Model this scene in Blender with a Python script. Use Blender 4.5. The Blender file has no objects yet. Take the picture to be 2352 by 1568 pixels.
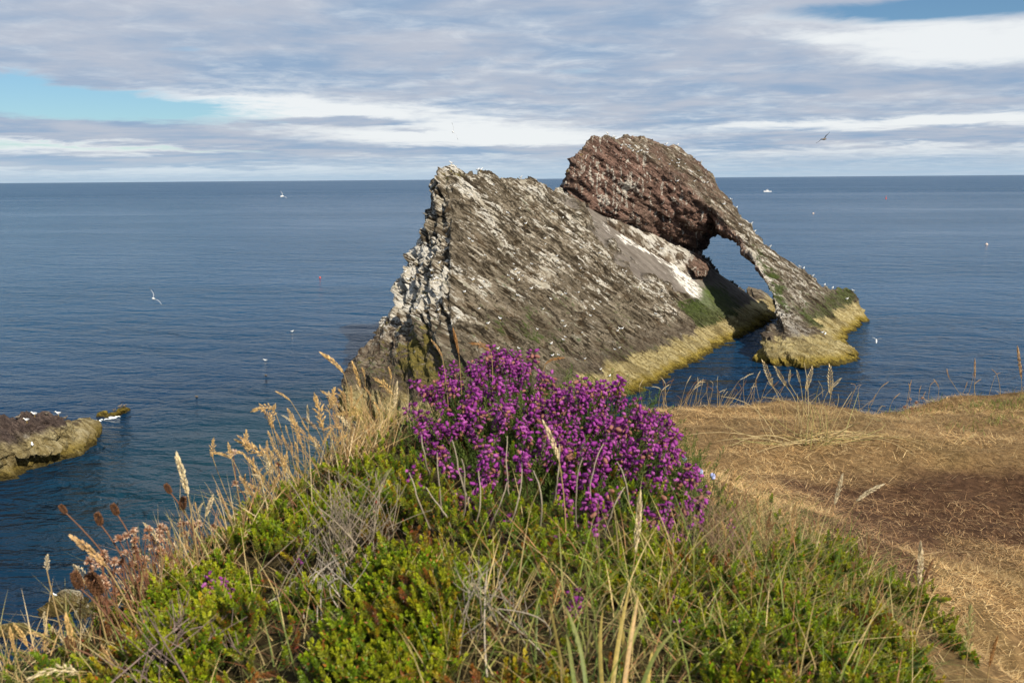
import bpy, bmesh, math, random
import numpy as np
from mathutils import Matrix, Vector
from mathutils.bvhtree import BVHTree

random.seed(7)
RNG = np.random.default_rng(7)
SC = bpy.context.scene
COL = SC.collection
R = math.radians

# ------------------------------------------------------------------ camera, sky, sun, exposure
FPX, EYE, PITCH, ROLL = 2000.0, 12.5, R(10.56), R(0.46)
cp, sp, cr, sr = math.cos(PITCH), math.sin(PITCH), math.cos(ROLL), math.sin(ROLL)
cam_d = bpy.data.cameras.new('camera')
cam = bpy.data.objects.new('camera', cam_d)
COL.objects.link(cam)
fw = Vector((0, cp, -sp)); up0 = Vector((0, sp, cp)); rx0 = Vector((1, 0, 0))
rt = rx0 * cr - up0 * sr
up = rx0 * sr + up0 * cr
m = Matrix((rt, up, -fw)).transposed().to_4x4()
m.translation = (0, 0, EYE)
cam.matrix_world = m
cam_d.sensor_width = 36
cam_d.sensor_fit = 'HORIZONTAL'
cam_d.lens = FPX / 2352 * 36
cam_d.clip_start = 0.05
cam_d.clip_end = 150000
cam_d.dof.use_dof = True
cam_d.dof.focus_distance = 25
cam_d.dof.aperture_fstop = 19
SC.camera = cam

SUN_AZ, SUN_EL = R(143), R(39)          # clockwise from +Y (the view direction): from the right, a little behind
SUN = Vector((math.sin(SUN_AZ) * math.cos(SUN_EL), math.cos(SUN_AZ) * math.cos(SUN_EL), math.sin(SUN_EL)))
sd = bpy.data.lights.new('sun', 'SUN')
sd.energy = 5.0
sd.angle = R(0.5)
sd.color = (1.0, 0.91, 0.76)
so = bpy.data.objects.new('sun', sd)
COL.objects.link(so)
so.rotation_euler = (-SUN).to_track_quat('-Z', 'Y').to_euler()

SC.view_settings.view_transform = 'Standard'
SC.view_settings.look = 'None'
SC.view_settings.exposure = 0.5
SC.view_settings.gamma = 1
SC.view_settings.use_curve_mapping = False
SC.cycles.max_bounces = 5
SC.cycles.diffuse_bounces = 2
SC.cycles.glossy_bounces = 2
SC.cycles.transmission_bounces = 2
SC.cycles.use_denoising = True
SC.cycles.sample_clamp_indirect = 3


class NT:
    """Small helper for writing node graphs."""
    def __init__(s, tree):
        s.t = tree; s.n = tree.nodes; s.l = tree.links

    def node(s, typ, **kw):
        n = s.n.new(typ)
        for k, v in kw.items():
            setattr(n, k, v)
        return n

    def put(s, sock, v):
        if hasattr(v, 'is_output'):
            s.l.new(v, sock)
        elif isinstance(v, (tuple, list)) and len(v) == 3 and sock.type == 'RGBA':
            sock.default_value = (*v, 1)
        else:
            sock.default_value = v

    def math(s, op, a, b=0.0, c=0.0, clamp=False):
        n = s.node('ShaderNodeMath', operation=op, use_clamp=clamp)
        for i, v in enumerate((a, b, c)):
            s.put(n.inputs[i], v)
        return n.outputs[0]

    def vmath(s, op, a, b=(0, 0, 0)):
        n = s.node('ShaderNodeVectorMath', operation=op)
        s.put(n.inputs[0], a); s.put(n.inputs[1], b)
        return n.outputs[0]

    def xyz(s, v):
        n = s.node('ShaderNodeSeparateXYZ'); s.put(n.inputs[0], v)
        return n.outputs[0], n.outputs[1], n.outputs[2]

    def comb(s, x, y, z):
        n = s.node('ShaderNodeCombineXYZ')
        for i, v in enumerate((x, y, z)):
            s.put(n.inputs[i], v)
        return n.outputs[0]

    def noise(s, vec, scale=1.0, detail=4.0, rough=0.55, dist=0.0):
        n = s.node('ShaderNodeTexNoise')
        s.put(n.inputs['Vector'], vec)
        n.inputs['Scale'].default_value = scale
        n.inputs['Detail'].default_value = detail
        n.inputs['Roughness'].default_value = rough
        n.inputs['Distortion'].default_value = dist
        return n.outputs[0]

    def step(s, v, lo, hi):
        n = s.node('ShaderNodeMapRange', interpolation_type='SMOOTHSTEP')
        s.put(n.inputs[0], v); s.put(n.inputs[1], lo); s.put(n.inputs[2], hi)
        return n.outputs[0]

    def mix(s, f, a, b, blend='MIX'):
        n = s.node('ShaderNodeMix', data_type='RGBA', blend_type=blend)
        s.put(n.inputs[0], f); s.put(n.inputs[6], a); s.put(n.inputs[7], b)
        return n.outputs[2]

    def attr(s, name):
        return s.node('ShaderNodeAttribute', attribute_name=name)


# world: physical sky with a broken layer of stratus in front of it
W = bpy.data.worlds.new('World')
SC.world = W
W.use_nodes = True
w = NT(W.node_tree)
w.n.clear()
wo = w.node('ShaderNodeOutputWorld')
sky = w.node('ShaderNodeTexSky', sky_type='NISHITA', sun_disc=False, sun_elevation=SUN_EL, sun_rotation=SUN_AZ,
             air_density=1.0, dust_density=0.3, ozone_density=2.5)
tc = w.node('ShaderNodeTexCoord')
dx, dy, dz = w.xyz(tc.outputs['Generated'])
az = w.math('ARCTAN2', dx, dy)
el = w.math('ARCSINE', dz)
U0 = w.math('MULTIPLY', az, 2000)
V0 = w.math('MULTIPLY', el, 2000)
dzc = w.math('ADD', w.math('MAXIMUM', dz, 0.0), 0.07)
pu, pv = w.math('DIVIDE', dx, dzc), w.math('DIVIDE', dy, dzc)            # where the sight line meets the cloud sheet
nv = w.comb(pu, pv, 0.3)
big = w.noise(nv, 0.42, 5, 0.55, 0.3)
fine = w.noise(nv, 1.35, 7, 0.60, 0.5)
rag = w.noise(nv, 4.2, 6, 0.62, 0.4)
wis = w.noise(w.comb(w.math('MULTIPLY', pu, 0.6), pv, 0.3), 2.2, 5, 0.55, 0.3)
U = w.math('ADD', U0, w.math('MULTIPLY', w.math('SUBTRACT', big, 0.5), 220))
V = w.math('ADD', V0, w.math('MULTIPLY', w.math('SUBTRACT', fine, 0.5), 46))


tone = w.noise(nv, 0.8, 6, 0.6, 0.3)


def blob(px, py, su, sv, amp, tilt=0.0):
    """A soft cloud bank or gap at a bearing and height (2000 units to the radian)."""
    d = fw + rt * ((px - 1176) / FPX) + up * ((784 - py) / FPX)
    a0 = math.atan2(d.x, d.y)
    u = w.math('SUBTRACT', U, 2000 * a0)
    v = w.math('SUBTRACT', V, 2000 * math.atan2(d.z, math.hypot(d.x, d.y)))
    su *= math.cos(a0) ** 2; sv *= math.cos(a0)
    if tilt:
        v = w.math('MULTIPLY_ADD', u, tilt, v)
    q = w.math('ADD', w.math('POWER', w.math('ABSOLUTE', w.math('DIVIDE', u, su)), 2.0),
               w.math('POWER', w.math('ABSOLUTE', w.math('DIVIDE', v, sv)), 2.0))
    return w.math('MULTIPLY', w.math('EXPONENT', w.math('MULTIPLY', q, -1)), amp)


C = w.math('ADD', 0.66, w.math('MULTIPLY', w.math('SUBTRACT', big, 0.5), 0.45))
C = w.math('ADD', C, w.math('MULTIPLY', w.math('SUBTRACT', fine, 0.5), 0.55))
C = w.math('ADD', C, w.math('MULTIPLY', w.math('SUBTRACT', rag, 0.5), 0.55))
B = w.math('ADD', 0.74, w.math('MULTIPLY', w.math('SUBTRACT', tone, 0.5), 0.45))
B = w.math('ADD', B, w.math('MULTIPLY', w.math('SUBTRACT', fine, 0.5), 0.50))
B = w.math('ADD', B, w.math('MULTIPLY', w.math('SUBTRACT', rag, 0.5), 0.62))
for b_ in [
    (900, 60, 1500, 110, 0.18, 0.02),          # broad grey sheet overhead
    (40, 214, 560, 44, -0.74, 0.07),           # blue opening at the left
    (250, 252, 300, 24, -0.34, 0.0),
    (2230, 8, 420, 30, -1.0, 0.02),          # blue at the top right
    (415, 114, 75, 13, -0.36, 0.05),
    (650, 116, 70, 9, -0.24, 0.05),
    (1300, 166, 110, 11, -0.22, 0.04),
    (250, 336, 720, 13, -0.42, 0.02),
    (150, 302, 570, 16, 0.75, 0.05),
    (330, 367, 330, 11, 0.50, -0.03),
]:
    C = w.math('ADD', C, blob(*b_))
for b_ in [
    (600, 250, 250, 27, -0.75, 0.03),          # cream streak
    (1010, 287, 300, 30, -0.62, 0.05),
    (1120, 318, 420, 14, -0.50, 0.01),
    (250, 336, 720, 19, -0.52, 0.02),          # pale band under the bar
    (2200, 100, 350, 52, -0.66, 0.06),         # bright bank at the right
    (1880, 90, 140, 16, -0.35, 0.03),
    (2120, 280, 480, 11, -0.58, 0.0),          # light streak low on the right
    (2060, 345, 560, 13, -0.32, 0.0),
    (480, 394, 900, 10, -0.36, 0.0),
    (2080, 32, 300, 12, -0.30, 0.02),
    (150, 302, 570, 16, 0.85, 0.05),           # long dark bar
    (330, 367, 330, 11, 0.75, -0.03),          # ragged small clouds
    (790, 277, 190, 10, 0.85, 0.0),
    (960, 297, 70, 6, 0.45, 0.0),
    (1020, 345, 430, 8, 0.55, 0.01),
    (2010, 184, 330, 17, 0.62, 0.0),
    (2150, 311, 520, 11, 0.50, 0.0),
    (1760, 112, 210, 28, 0.25, 0.0),
]:
    B = w.math('ADD', B, blob(*b_))
cover = w.step(C, 0.12, 0.56)
body = w.step(B, 0.24, 0.84)
grey = w.mix(w.step(w.math('ADD', w.math('MULTIPLY', tone, .6), w.math('MULTIPLY', wis, .4)), 0.38, 0.62), (0.205, 0.290, 0.415), (0.354, 0.384, 0.45))
cl = w.mix(body, (0.62, 0.64, 0.65), grey)
low = w.step(V0, 75, 0)
cl = w.mix(w.math('MULTIPLY', low, 0.72), cl, (0.33, 0.435, 0.535))
bg1 = w.node('ShaderNodeBackground'); bg1.inputs[1].default_value = 0.057
w.l.new(w.mix(1.0, sky.outputs[0], (.78, 1.0, 1.14), 'MULTIPLY'), bg1.inputs[0])
bg2 = w.node('ShaderNodeBackground'); bg2.inputs[1].default_value = 1.0
w.l.new(cl, bg2.inputs[0])
mx = w.node('ShaderNodeMixShader')
w.l.new(w.math('MULTIPLY', cover, 0.96), mx.inputs[0])
w.l.new(bg1.outputs[0], mx.inputs[1]); w.l.new(bg2.outputs[0], mx.inputs[2])
w.l.new(mx.outputs[0], wo.inputs[0])


# ------------------------------------------------------------------ helpers
def ray(px, py):
    u = (px - 1176) / FPX; v = (784 - py) / FPX
    cu = u * cr + v * sr; cv = -u * sr + v * cr
    return np.array([cu, cp + cv * sp, -sp + cv * cp])


O = np.array([0, 0, EYE])


def at(px, py, y=None, z=None):
    """The point seen at photo position (px, py) that lies y metres ahead, or at height z."""
    d = ray(px, py)
    t = y / d[1] if y is not None else (z - EYE) / d[2]
    return O + d * t


def on_plane(px, py, p, n):
    d = ray(px, py)
    return O + d * (((p - O) @ n) / (d @ n))


def project(P):
    """World points -> photo positions."""
    q = P - O
    x = q @ np.array(rt); yv = q @ np.array(up); z = q @ np.array(fw)
    z = np.maximum(z, 1e-4)
    return 1176 + FPX * x / z, 784 - FPX * yv / z


def in_poly(px_, py_, poly):
    poly = np.array(poly, float); inside = np.zeros(np.shape(px_), bool)
    a_ = poly; b_ = np.roll(poly, -1, 0)
    for (x0, y0), (x1, y1) in zip(a_, b_):
        c_ = ((y0 > py_) != (y1 > py_)) & (px_ < (x1 - x0) * (py_ - y0) / (y1 - y0 + 1e-9) + x0)
        inside ^= c_
    return inside


def perlin(P, seed=0):
    P = np.asarray(P, float)
    I = np.floor(P).astype(np.int64); f = P - I
    wgt = f * f * f * (f * (f * 6 - 15) + 10)
    out = 0
    for cx in (0, 1):
        for cy in (0, 1):
            for cz in (0, 1):
                h = ((I[:, 0] + cx) * 73856093) ^ ((I[:, 1] + cy) * 19349663) ^ ((I[:, 2] + cz) * 83492791) ^ (seed * 2654435761)
                h = (h ^ (h >> 13)) * 1274126177 & 0xffffffff
                h = h ^ (h >> 16)
                a = (h & 1023) / 1023 * 2 * np.pi; b = ((h >> 10) & 1023) / 1023 * 2 - 1
                s = np.sqrt(1 - b * b)
                g = (f[:, 0] - cx) * s * np.cos(a) + (f[:, 1] - cy) * s * np.sin(a) + (f[:, 2] - cz) * b
                out = out + g * (wgt[:, 0] if cx else 1 - wgt[:, 0]) * (wgt[:, 1] if cy else 1 - wgt[:, 1]) * (wgt[:, 2] if cz else 1 - wgt[:, 2])
    return out * 1.5


def fbm(P, octs=4, gain=0.5, seed=0):
    s = 0; a = 1.0; P = np.asarray(P, float)
    for k in range(octs):
        s = s + a * perlin(P, seed + k * 17); a *= gain; P = P * 2.03
    return s


def make_mesh(name, V, F, col=None, smooth=False, mats=None, fmat=None):
    V = np.asarray(V, np.float32); F = np.asarray(F, np.int32)
    me = bpy.data.meshes.new(name)
    k = F.shape[1]
    me.vertices.add(len(V)); me.vertices.foreach_set('co', V.ravel())
    me.loops.add(F.size); me.loops.foreach_set('vertex_index', F.ravel())
    me.polygons.add(len(F)); me.polygons.foreach_set('loop_start', np.arange(0, F.size, k, dtype=np.int32))
    me.polygons.foreach_set('use_smooth', np.full(len(F), smooth))
    if fmat is not None:
        me.polygons.foreach_set('material_index', np.asarray(fmat, np.int32))
    if col is not None:
        a = me.color_attributes.new('Col', 'FLOAT_COLOR', 'POINT')
        c = np.ones((len(V), 4), np.float32); c[:, :3] = col
        a.data.foreach_set('color', c.ravel())
    me.update(calc_edges=True)
    for mt in (mats or []):
        me.materials.append(mt)
    return me


def link(name, data, parent=None):
    o = bpy.data.objects.new(name, data)
    COL.objects.link(o)
    if parent is not None:
        o.parent = parent
    return o


def tag(o, label=None, cat=None, group=None, kind=None):
    for k, v in (('label', label), ('category', cat), ('group', group), ('kind', kind)):
        if v:
            o[k] = v
    return o


def principled(name, rough=0.7, spec=0.3):
    mt = bpy.data.materials.new(name); mt.use_nodes = True
    g = NT(mt.node_tree); b = g.n['Principled BSDF']
    b.inputs['Roughness'].default_value = rough
    b.inputs['Specular IOR Level'].default_value = spec
    return mt, g, b


def flat_mat(name, col, rough=0.6, var=0.15, scale=200):
    mt, g, b = principled(name, rough)
    t = g.node('ShaderNodeTexCoord')
    n = g.noise(t.outputs['Object'], scale, 3)
    c = g.mix(g.step(n, 0.3, 0.7), tuple(x * (1 - var) for x in col), tuple(min(1, x * (1 + var)) for x in col))
    g.l.new(c, b.inputs['Base Color'])
    return mt


def leaf_mat(name, trans=0.25, rough=0.55, spec=0.25, scale=400):
    """Plant tissue: base colour taken from the vertex colour, with fine mottling and some light through it."""
    mt, g, b = principled(name, rough, spec)
    a = g.attr('Col')
    t = g.node('ShaderNodeTexCoord')
    n = g.noise(t.outputs['Object'], scale, 2)
    c = g.mix(g.step(n, 0.25, 0.75), g.mix(1.0, a.outputs['Color'], (0.78, 0.78, 0.78), 'MULTIPLY'), g.mix(1.0, a.outputs['Color'], (1.2, 1.18, 1.1), 'MULTIPLY'))
    g.l.new(c, b.inputs['Base Color'])
    tr = g.node('ShaderNodeBsdfTranslucent'); g.l.new(c, tr.inputs[0])
    ms = g.node('ShaderNodeMixShader'); ms.inputs[0].default_value = trans
    g.l.new(b.outputs[0], ms.inputs[1]); g.l.new(tr.outputs[0], ms.inputs[2])
    g.l.new(ms.outputs[0], g.n['Material Output'].inputs[0])
    return mt


def frames(dirs, roll=None):
    """Rotation matrices whose z axis follows dirs, with a random or given roll."""
    d = np.asarray(dirs, float); d = d / np.linalg.norm(d, axis=1, keepdims=True)
    ref = np.where(np.abs(d[:, 2:3]) > 0.95, np.array([[1.0, 0, 0]]), np.array([[0, 0, 1.0]]))
    x = np.cross(ref, d); x /= np.linalg.norm(x, axis=1, keepdims=True)
    y = np.cross(d, x)
    if roll is None:
        roll = RNG.uniform(0, 2 * np.pi, len(d))
    c = np.cos(roll)[:, None]; s = np.sin(roll)[:, None]
    return np.stack([x * c + y * s, -x * s + y * c, d], axis=2)


def scatter(template, Rm, T, S, tint=None):
    """Join copies of a (verts, faces, colours) template into one array set."""
    v, f, c = template
    N = len(T)
    S = np.asarray(S).reshape(N, 1, -1)
    P = np.einsum('nij,nkj->nki', Rm, v[None] * S) + np.asarray(T)[:, None]
    Fs = (f[None] + (np.arange(N) * len(v))[:, None, None]).reshape(-1, f.shape[1])
    C = np.repeat(c[None], N, 0)
    if tint is not None:
        C = C * tint[:, None]
    return P.reshape(-1, 3), Fs, C.reshape(-1, 3)


def merge(parts):
    V, F, C, o = [], [], [], 0
    for v, f, c in parts:
        V.append(v); F.append(f + o); C.append(c); o += len(v)
    return np.concatenate(V), np.concatenate(F), np.concatenate(C)


def tube(pts, rad, col, sides=5, taper=1.0):
    """A tube along points: triangles."""
    pts = np.asarray(pts, float); n = len(pts)
    rad = np.broadcast_to(np.asarray(rad, float), (n,)) * np.linspace(1, taper, n)
    d = np.gradient(pts, axis=0)
    Rm = frames(d, np.zeros(n))
    a = np.arange(sides) / sides * 2 * np.pi
    ring = np.stack([np.cos(a), np.sin(a), 0 * a], 1)
    V = (np.einsum('nij,kj->nki', Rm, ring) * rad[:, None, None] + pts[:, None]).reshape(-1, 3)
    F = []
    for i in range(n - 1):
        for k in range(sides):
            p, q = i * sides + k, i * sides + (k + 1) % sides
            F += [(p, q, q + sides), (p, q + sides, p + sides)]
    col = np.asarray(col, float)
    C = np.broadcast_to(col, (len(V), 3)) if col.ndim == 1 else np.repeat(col, sides, 0)
    return V, np.array(F), np.array(C)


def bez(p0, p1, p2, n=8):
    t = np.linspace(0, 1, n)[:, None]
    return (1 - t) ** 2 * np.asarray(p0) + 2 * t * (1 - t) * np.asarray(p1) + t ** 2 * np.asarray(p2)


# ------------------------------------------------------------------ land: a heathery bank in front, a dry grass shelf behind it
ctrl = []
for q in [  # crest and face of the bank (photo position and distance ahead)
    (-250, 1680, .80), (0, 1555, .85), (200, 1480, .90), (370, 1335, .98), (520, 1230, 1.05), (720, 1105, 1.2), (800, 1030, 1.3), (900, 965, 1.42),
    (300, 1600, .72), (-100, 1760, .7), (600, 1400, .88), (700, 1600, .68), (900, 1250, 1.0), (1176, 1600, .66), (1176, 1330, .9), (1600, 1600, .68), (1600, 1330, .95),
    (1000, 1075, 1.32), (1176, 1040, 1.42), (1176, 1180, 1.1), (1400, 1060, 1.42), (1420, 1200, 1.1), (1560, 1180, 1.32),
    (1750, 1260, 1.25), (1900, 1600, .72), (2100, 1600, .86), (2000, 1380, 1.25), (2150, 1450, 1.2), (1300, 1000, 1.65), (1100, 990, 1.6),
    (1480, 945, 4.2), (1600, 935, 4.3), (1700, 938, 4.4), (1800, 920, 4.4), (1900, 932, 4.4), (2050, 953, 4.3), (2180, 915, 4.5), (2352, 905, 4.5), (2600, 905, 4.4),
    (1800, 1000, 3.62), (2100, 1010, 3.45),
]:
    p = at(q[0], q[1], y=q[2]); ctrl.append((p[0], p[1], p[2] - EYE))
for px, py, z in [(2352, 1110, -1.13), (2000, 1160, -1.12), (1800, 1100, -1.10), (1700, 1120, -1.0), (2352, 1350, -1.13), (2300, 1568, -1.10), (2352, 1020, -1.12), (1650, 1020, -1.10)]:
    p = at(px, py, z=EYE + z); ctrl.append((p[0], p[1], z))
for x, y, z in [(-1.2, 0.2, -.75), (0, 0, -.72), (0.8, 0.1, -.9), (1.8, .3, -1.1), (-2, -1.2, -1.1), (0, -1.5, -1.15), (2, -1.5, -1.15), (4, 0, -1.1), (4, 3, -1.1), (8, 2, -1.0), (8, 4.5, -1.0),
                (8, -3, -1.1), (0, -5, -1.1), (-5, -4, -1.2), (5, -8, -1.0), (-3, 0, -1.0), (.7, 2.6, -.98), (1.0, 1.9, -.95)]:
    ctrl.append((x, y, z))
ctrl = np.array(ctrl)


def _phi(r2):
    return 0.5 * r2 * np.log(r2 + 1e-9)


_d2 = ((ctrl[:, None, :2] - ctrl[None, :, :2]) ** 2).sum(-1)
_n = len(ctrl)
_A = np.zeros((_n + 3, _n + 3))
_A[:_n, :_n] = _phi(_d2) + np.eye(_n) * 0.012
_A[:_n, _n] = 1; _A[:_n, _n + 1:] = ctrl[:, :2]
_A[_n, :_n] = 1; _A[_n + 1:, :_n] = ctrl[:, :2].T
_w = np.linalg.solve(_A, np.concatenate([ctrl[:, 2], np.zeros(3)]))
# the brink of the cliff, from the left behind the camera round to the right
brink = [(-9, -12), (-5, -4), (-2.2, -.6), (-1.1, .45)]
for q in [(-250, 1680, .80), (0, 1555, .86), (200, 1480, .91), (370, 1335, .99), (520, 1230, 1.06), (720, 1105, 1.21), (800, 1030, 1.31), (900, 965, 1.44)]:
    p = at(*q[:2], y=q[2]); brink.append((p[0], p[1]))
brink += [(-.1, 1.72), (.22, 1.85), (.46, 2.3), (.56, 3.2)]
for q in [(1460, 940, 4.25), (1600, 930, 4.38), (1800, 918, 4.45), (1900, 932, 4.45), (2050, 953, 4.35), (2180, 915, 4.55), (2352, 905, 4.55), (2600, 905, 4.5)]:
    p = at(*q[:2], y=q[2]); brink.append((p[0], p[1]))
brink += [(6, 4.9), (14, 5.5), (14, -12)]
brink = np.array(brink)


def _outside(P):
    """Distance beyond the brink (0 inside) and the nearest point on it."""
    a = brink; b = np.roll(brink, -1, 0)
    ab = b - a
    t = ((P[:, None] - a[None]) * ab[None]).sum(-1) / (ab ** 2).sum(-1)[None]
    t = np.clip(t, 0, 1)
    c = a[None] + t[..., None] * ab[None]
    d2 = ((P[:, None] - c) ** 2).sum(-1)
    k = d2.argmin(1)
    near = c[np.arange(len(P)), k]
    dist = np.sqrt(d2[np.arange(len(P)), k])
    cond = ((a[None, :, 1] > P[:, None, 1]) != (b[None, :, 1] > P[:, None, 1]))
    xi = a[None, :, 0] + (P[:, None, 1] - a[None, :, 1]) / (ab[None, :, 1] + 1e-12) * ab[None, :, 0]
    inside = (cond & (P[:, None, 0] < xi)).sum(1) % 2 == 1
    return np.where(inside, 0, dist), near


def land(x, y, rough=True):
    """Height of the ground at (x, y)."""
    P = np.stack([np.atleast_1d(x), np.atleast_1d(y)], 1).astype(float)
    d, near = _outside(P)
    Q = np.where((d > 0)[:, None], near, P)
    r2 = ((Q[:, None] - ctrl[None, :, :2]) ** 2).sum(-1)
    z = _phi(r2) @ _w[:_n] + _w[_n] + Q @ _w[_n + 1:]
    z = np.clip(z, -1.6, -0.2)
    z = z - (1.75 * d - 0.05 * (1 - np.exp(-d / 0.05)))
    if rough:
        P3 = np.concatenate([P, z[:, None]], 1)
        z = z + 0.012 * fbm(P3 * 7, 3, 0.5, 3) + 0.022 * fbm(P3 * 2.6, 3, .55, 8) * np.clip((P[:, 1] - 1.6) / .5, 0, 1) + 0.18 * np.clip(d - 0.6, 0, 1.6) * fbm(P3 * .9, 4, 0.55, 5)
    return z + EYE


def hit_land(px, py, lo=.4, hi=9.0):
    """Where the sight line through (px, py) meets the ground, or None."""
    d = ray(px, py)
    t = np.linspace(lo, hi, 400) / d[1]
    P = O + t[:, None] * d
    g = land(P[:, 0], P[:, 1], False)
    k = np.nonzero(P[:, 2] < g)[0]
    return P[k[0]] if len(k) else None


def soil_zone(P):
    """How dark-brown and bare the shelf is at P: the worn peaty patch."""
    px, py = project(P)
    n = fbm(P * 2.6, 4, .55, 31) * 1.7
    e = ((px - 2270) / 480) ** 2 + ((py - 1180) / 105) ** 2 + n * .7
    e2 = ((px - 1960) / 200) ** 2 + ((py - 1290) / 60) ** 2 + n * .7
    return np.clip(1.5 - np.minimum(e, e2 + .35), 0, 1)


def gridded(n, lo, hi, c, k):
    s = np.linspace(-1, 1, n)
    g = np.sinh(k * s) / np.sinh(k)
    return np.where(g < 0, c + g * (c - lo), c + g * (hi - c))


gx = gridded(280, -13, 14, 0.5, 3.4)
gy = gridded(280, -12, 14, 1.9, 3.2)
X, Y = np.meshgrid(gx, gy)
Z = land(X.ravel(), Y.ravel())
Vg = np.stack([X.ravel(), Y.ravel(), Z], 1)
Vg[:, 2] = np.maximum(Vg[:, 2], -2.0)
nx = len(gx)
i = np.arange(nx * (len(gy) - 1)); i = i[i % nx != nx - 1]
Fg = np.stack([i, i + 1, i + nx + 1, i + nx], 1)
sz = soil_zone(Vg)
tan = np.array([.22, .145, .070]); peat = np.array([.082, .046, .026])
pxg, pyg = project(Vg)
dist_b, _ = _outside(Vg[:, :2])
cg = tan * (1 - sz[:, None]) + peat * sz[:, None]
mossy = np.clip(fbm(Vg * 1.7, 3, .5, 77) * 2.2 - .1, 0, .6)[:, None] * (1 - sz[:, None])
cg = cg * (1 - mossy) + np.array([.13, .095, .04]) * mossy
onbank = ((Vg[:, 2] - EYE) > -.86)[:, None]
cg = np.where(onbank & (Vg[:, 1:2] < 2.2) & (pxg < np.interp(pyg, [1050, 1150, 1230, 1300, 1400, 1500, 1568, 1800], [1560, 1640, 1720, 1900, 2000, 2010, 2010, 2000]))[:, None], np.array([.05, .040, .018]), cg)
cg = np.where((dist_b > .5)[:, None], np.array([.12, .10, .07]), cg)
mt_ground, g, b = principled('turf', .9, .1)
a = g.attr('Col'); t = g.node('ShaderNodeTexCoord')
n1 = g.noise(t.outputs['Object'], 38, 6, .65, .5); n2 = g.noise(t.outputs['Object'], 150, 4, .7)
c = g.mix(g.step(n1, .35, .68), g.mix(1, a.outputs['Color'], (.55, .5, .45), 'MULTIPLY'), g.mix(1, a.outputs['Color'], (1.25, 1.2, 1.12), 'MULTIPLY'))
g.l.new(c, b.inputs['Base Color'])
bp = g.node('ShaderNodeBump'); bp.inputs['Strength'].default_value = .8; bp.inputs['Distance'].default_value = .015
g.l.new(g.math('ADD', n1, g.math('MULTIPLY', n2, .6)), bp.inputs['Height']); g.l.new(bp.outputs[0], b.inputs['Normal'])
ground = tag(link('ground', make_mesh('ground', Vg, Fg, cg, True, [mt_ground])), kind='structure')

# ------------------------------------------------------------------ sea
rr = np.concatenate([[0], np.geomspace(6, 70000, 90)])
th = np.linspace(0, 2 * np.pi, 97)[:-1]
Vs = np.concatenate([[[0, 0, 0]], (rr[1:, None, None] * np.stack([np.cos(th), np.sin(th), 0 * th], 1)[None]).reshape(-1, 3)])
Fs_ = []
for i in range(len(rr) - 2):
    for k in range(96):
        p, q = 1 + i * 96 + k, 1 + i * 96 + (k + 1) % 96
        Fs_ += [(p, p + 96, q + 96), (p, q + 96, q)]
Fs_ += [(0, 1 + k, 1 + (k + 1) % 96) for k in range(96)]
mt_sea, g, b = principled('sea_water', .12, .12)
b.inputs['IOR'].default_value = 1.333
geo = g.node('ShaderNodeNewGeometry')
pos = geo.outputs['Position']
sx, sy, sz_ = g.xyz(pos)
dist = g.math('SQRT', g.math('ADD', g.math('MULTIPLY', sx, sx), g.math('MULTIPLY', sy, sy)))
lp = g.comb(g.math('MULTIPLY', sx, 1.0), g.math('MULTIPLY_ADD', sx, .18, sy), 0)
swl = g.noise(g.vmath('MULTIPLY', lp, (.8, 1.25, 1)), 1.0, 4, .6, .5)
rip = g.noise(g.vmath('MULTIPLY', lp, (1.7, 2.9, 1)), 1.0, 3, .6, .3)
gust = g.noise(g.vmath('MULTIPLY', lp, (.006, .022, 1)), 1.0, 4, .6, .5)
slick = g.noise(g.vmath('MULTIPLY', lp, (.0012, .012, 1)), 1.0, 5, .62, .6)
lng_ = g.noise(g.vmath('MULTIPLY', lp, (.17, .36, 1)), 1.0, 4, .62, .5)
h = g.math('ADD', g.math('MULTIPLY', lng_, 3.2), g.math('ADD', g.math('MULTIPLY', swl, .9), g.math('MULTIPLY', rip, .30)))
gust2 = g.noise(g.vmath('MULTIPLY', lp, (.03, .14, 1)), 1.0, 5, .65, .6)
amp = g.math('ADD', .30, g.math('ADD', g.math('MULTIPLY', g.step(gust, .38, .62), .65), g.math('MULTIPLY', g.step(gust2, .36, .64), .6)))
amp = g.math('MULTIPLY', amp, g.math('SUBTRACT', 1.0, g.math('MULTIPLY', g.step(slick, .54, .64), .75)))
bp = g.node('ShaderNodeBump'); bp.inputs['Distance'].default_value = .5
g.l.new(g.math('MULTIPLY', amp, 1.0), bp.inputs['Strength'])
g.l.new(h, bp.inputs['Height']); g.l.new(bp.outputs[0], b.inputs['Normal'])
rg = g.node('ShaderNodeMapRange'); g.l.new(dist, rg.inputs[0])
for i_, v_ in enumerate((30, 900, .13, .28)):
    rg.inputs[i_ + 1].default_value = v_
g.l.new(rg.outputs[0], b.inputs['Roughness'])
thin = g.noise(g.vmath('MULTIPLY', lp, (.0009, .022, 1)), 1.0, 6, .66, .5)
g.l.new(g.math('MULTIPLY_ADD', g.math('MULTIPLY', g.step(thin, .555, .63), g.step(dist, 90, 300)), .30, .12), b.inputs['Specular IOR Level'])
shal = g.step(g.math('SQRT', g.math('ADD', g.math('POWER', g.math('ADD', sx, 9), 2), g.math('POWER', g.math('MULTIPLY', g.math('SUBTRACT', sy, 38), .8), 2))), 17, 3)
deep = g.mix(g.step(dist, 25, 110), (.0028, .0160, .045), (.0025, .047, .112))  # base colour brightens with distance, painting in sky reflection on the far water
wc = g.mix(g.math('MULTIPLY', shal, .75), deep, (.007, .035, .045))
g.l.new(wc, b.inputs['Base Color'])
sea = tag(link('sea', make_mesh('sea', Vs, np.array(Fs_), None, True, [mt_sea])), kind='structure')

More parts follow.
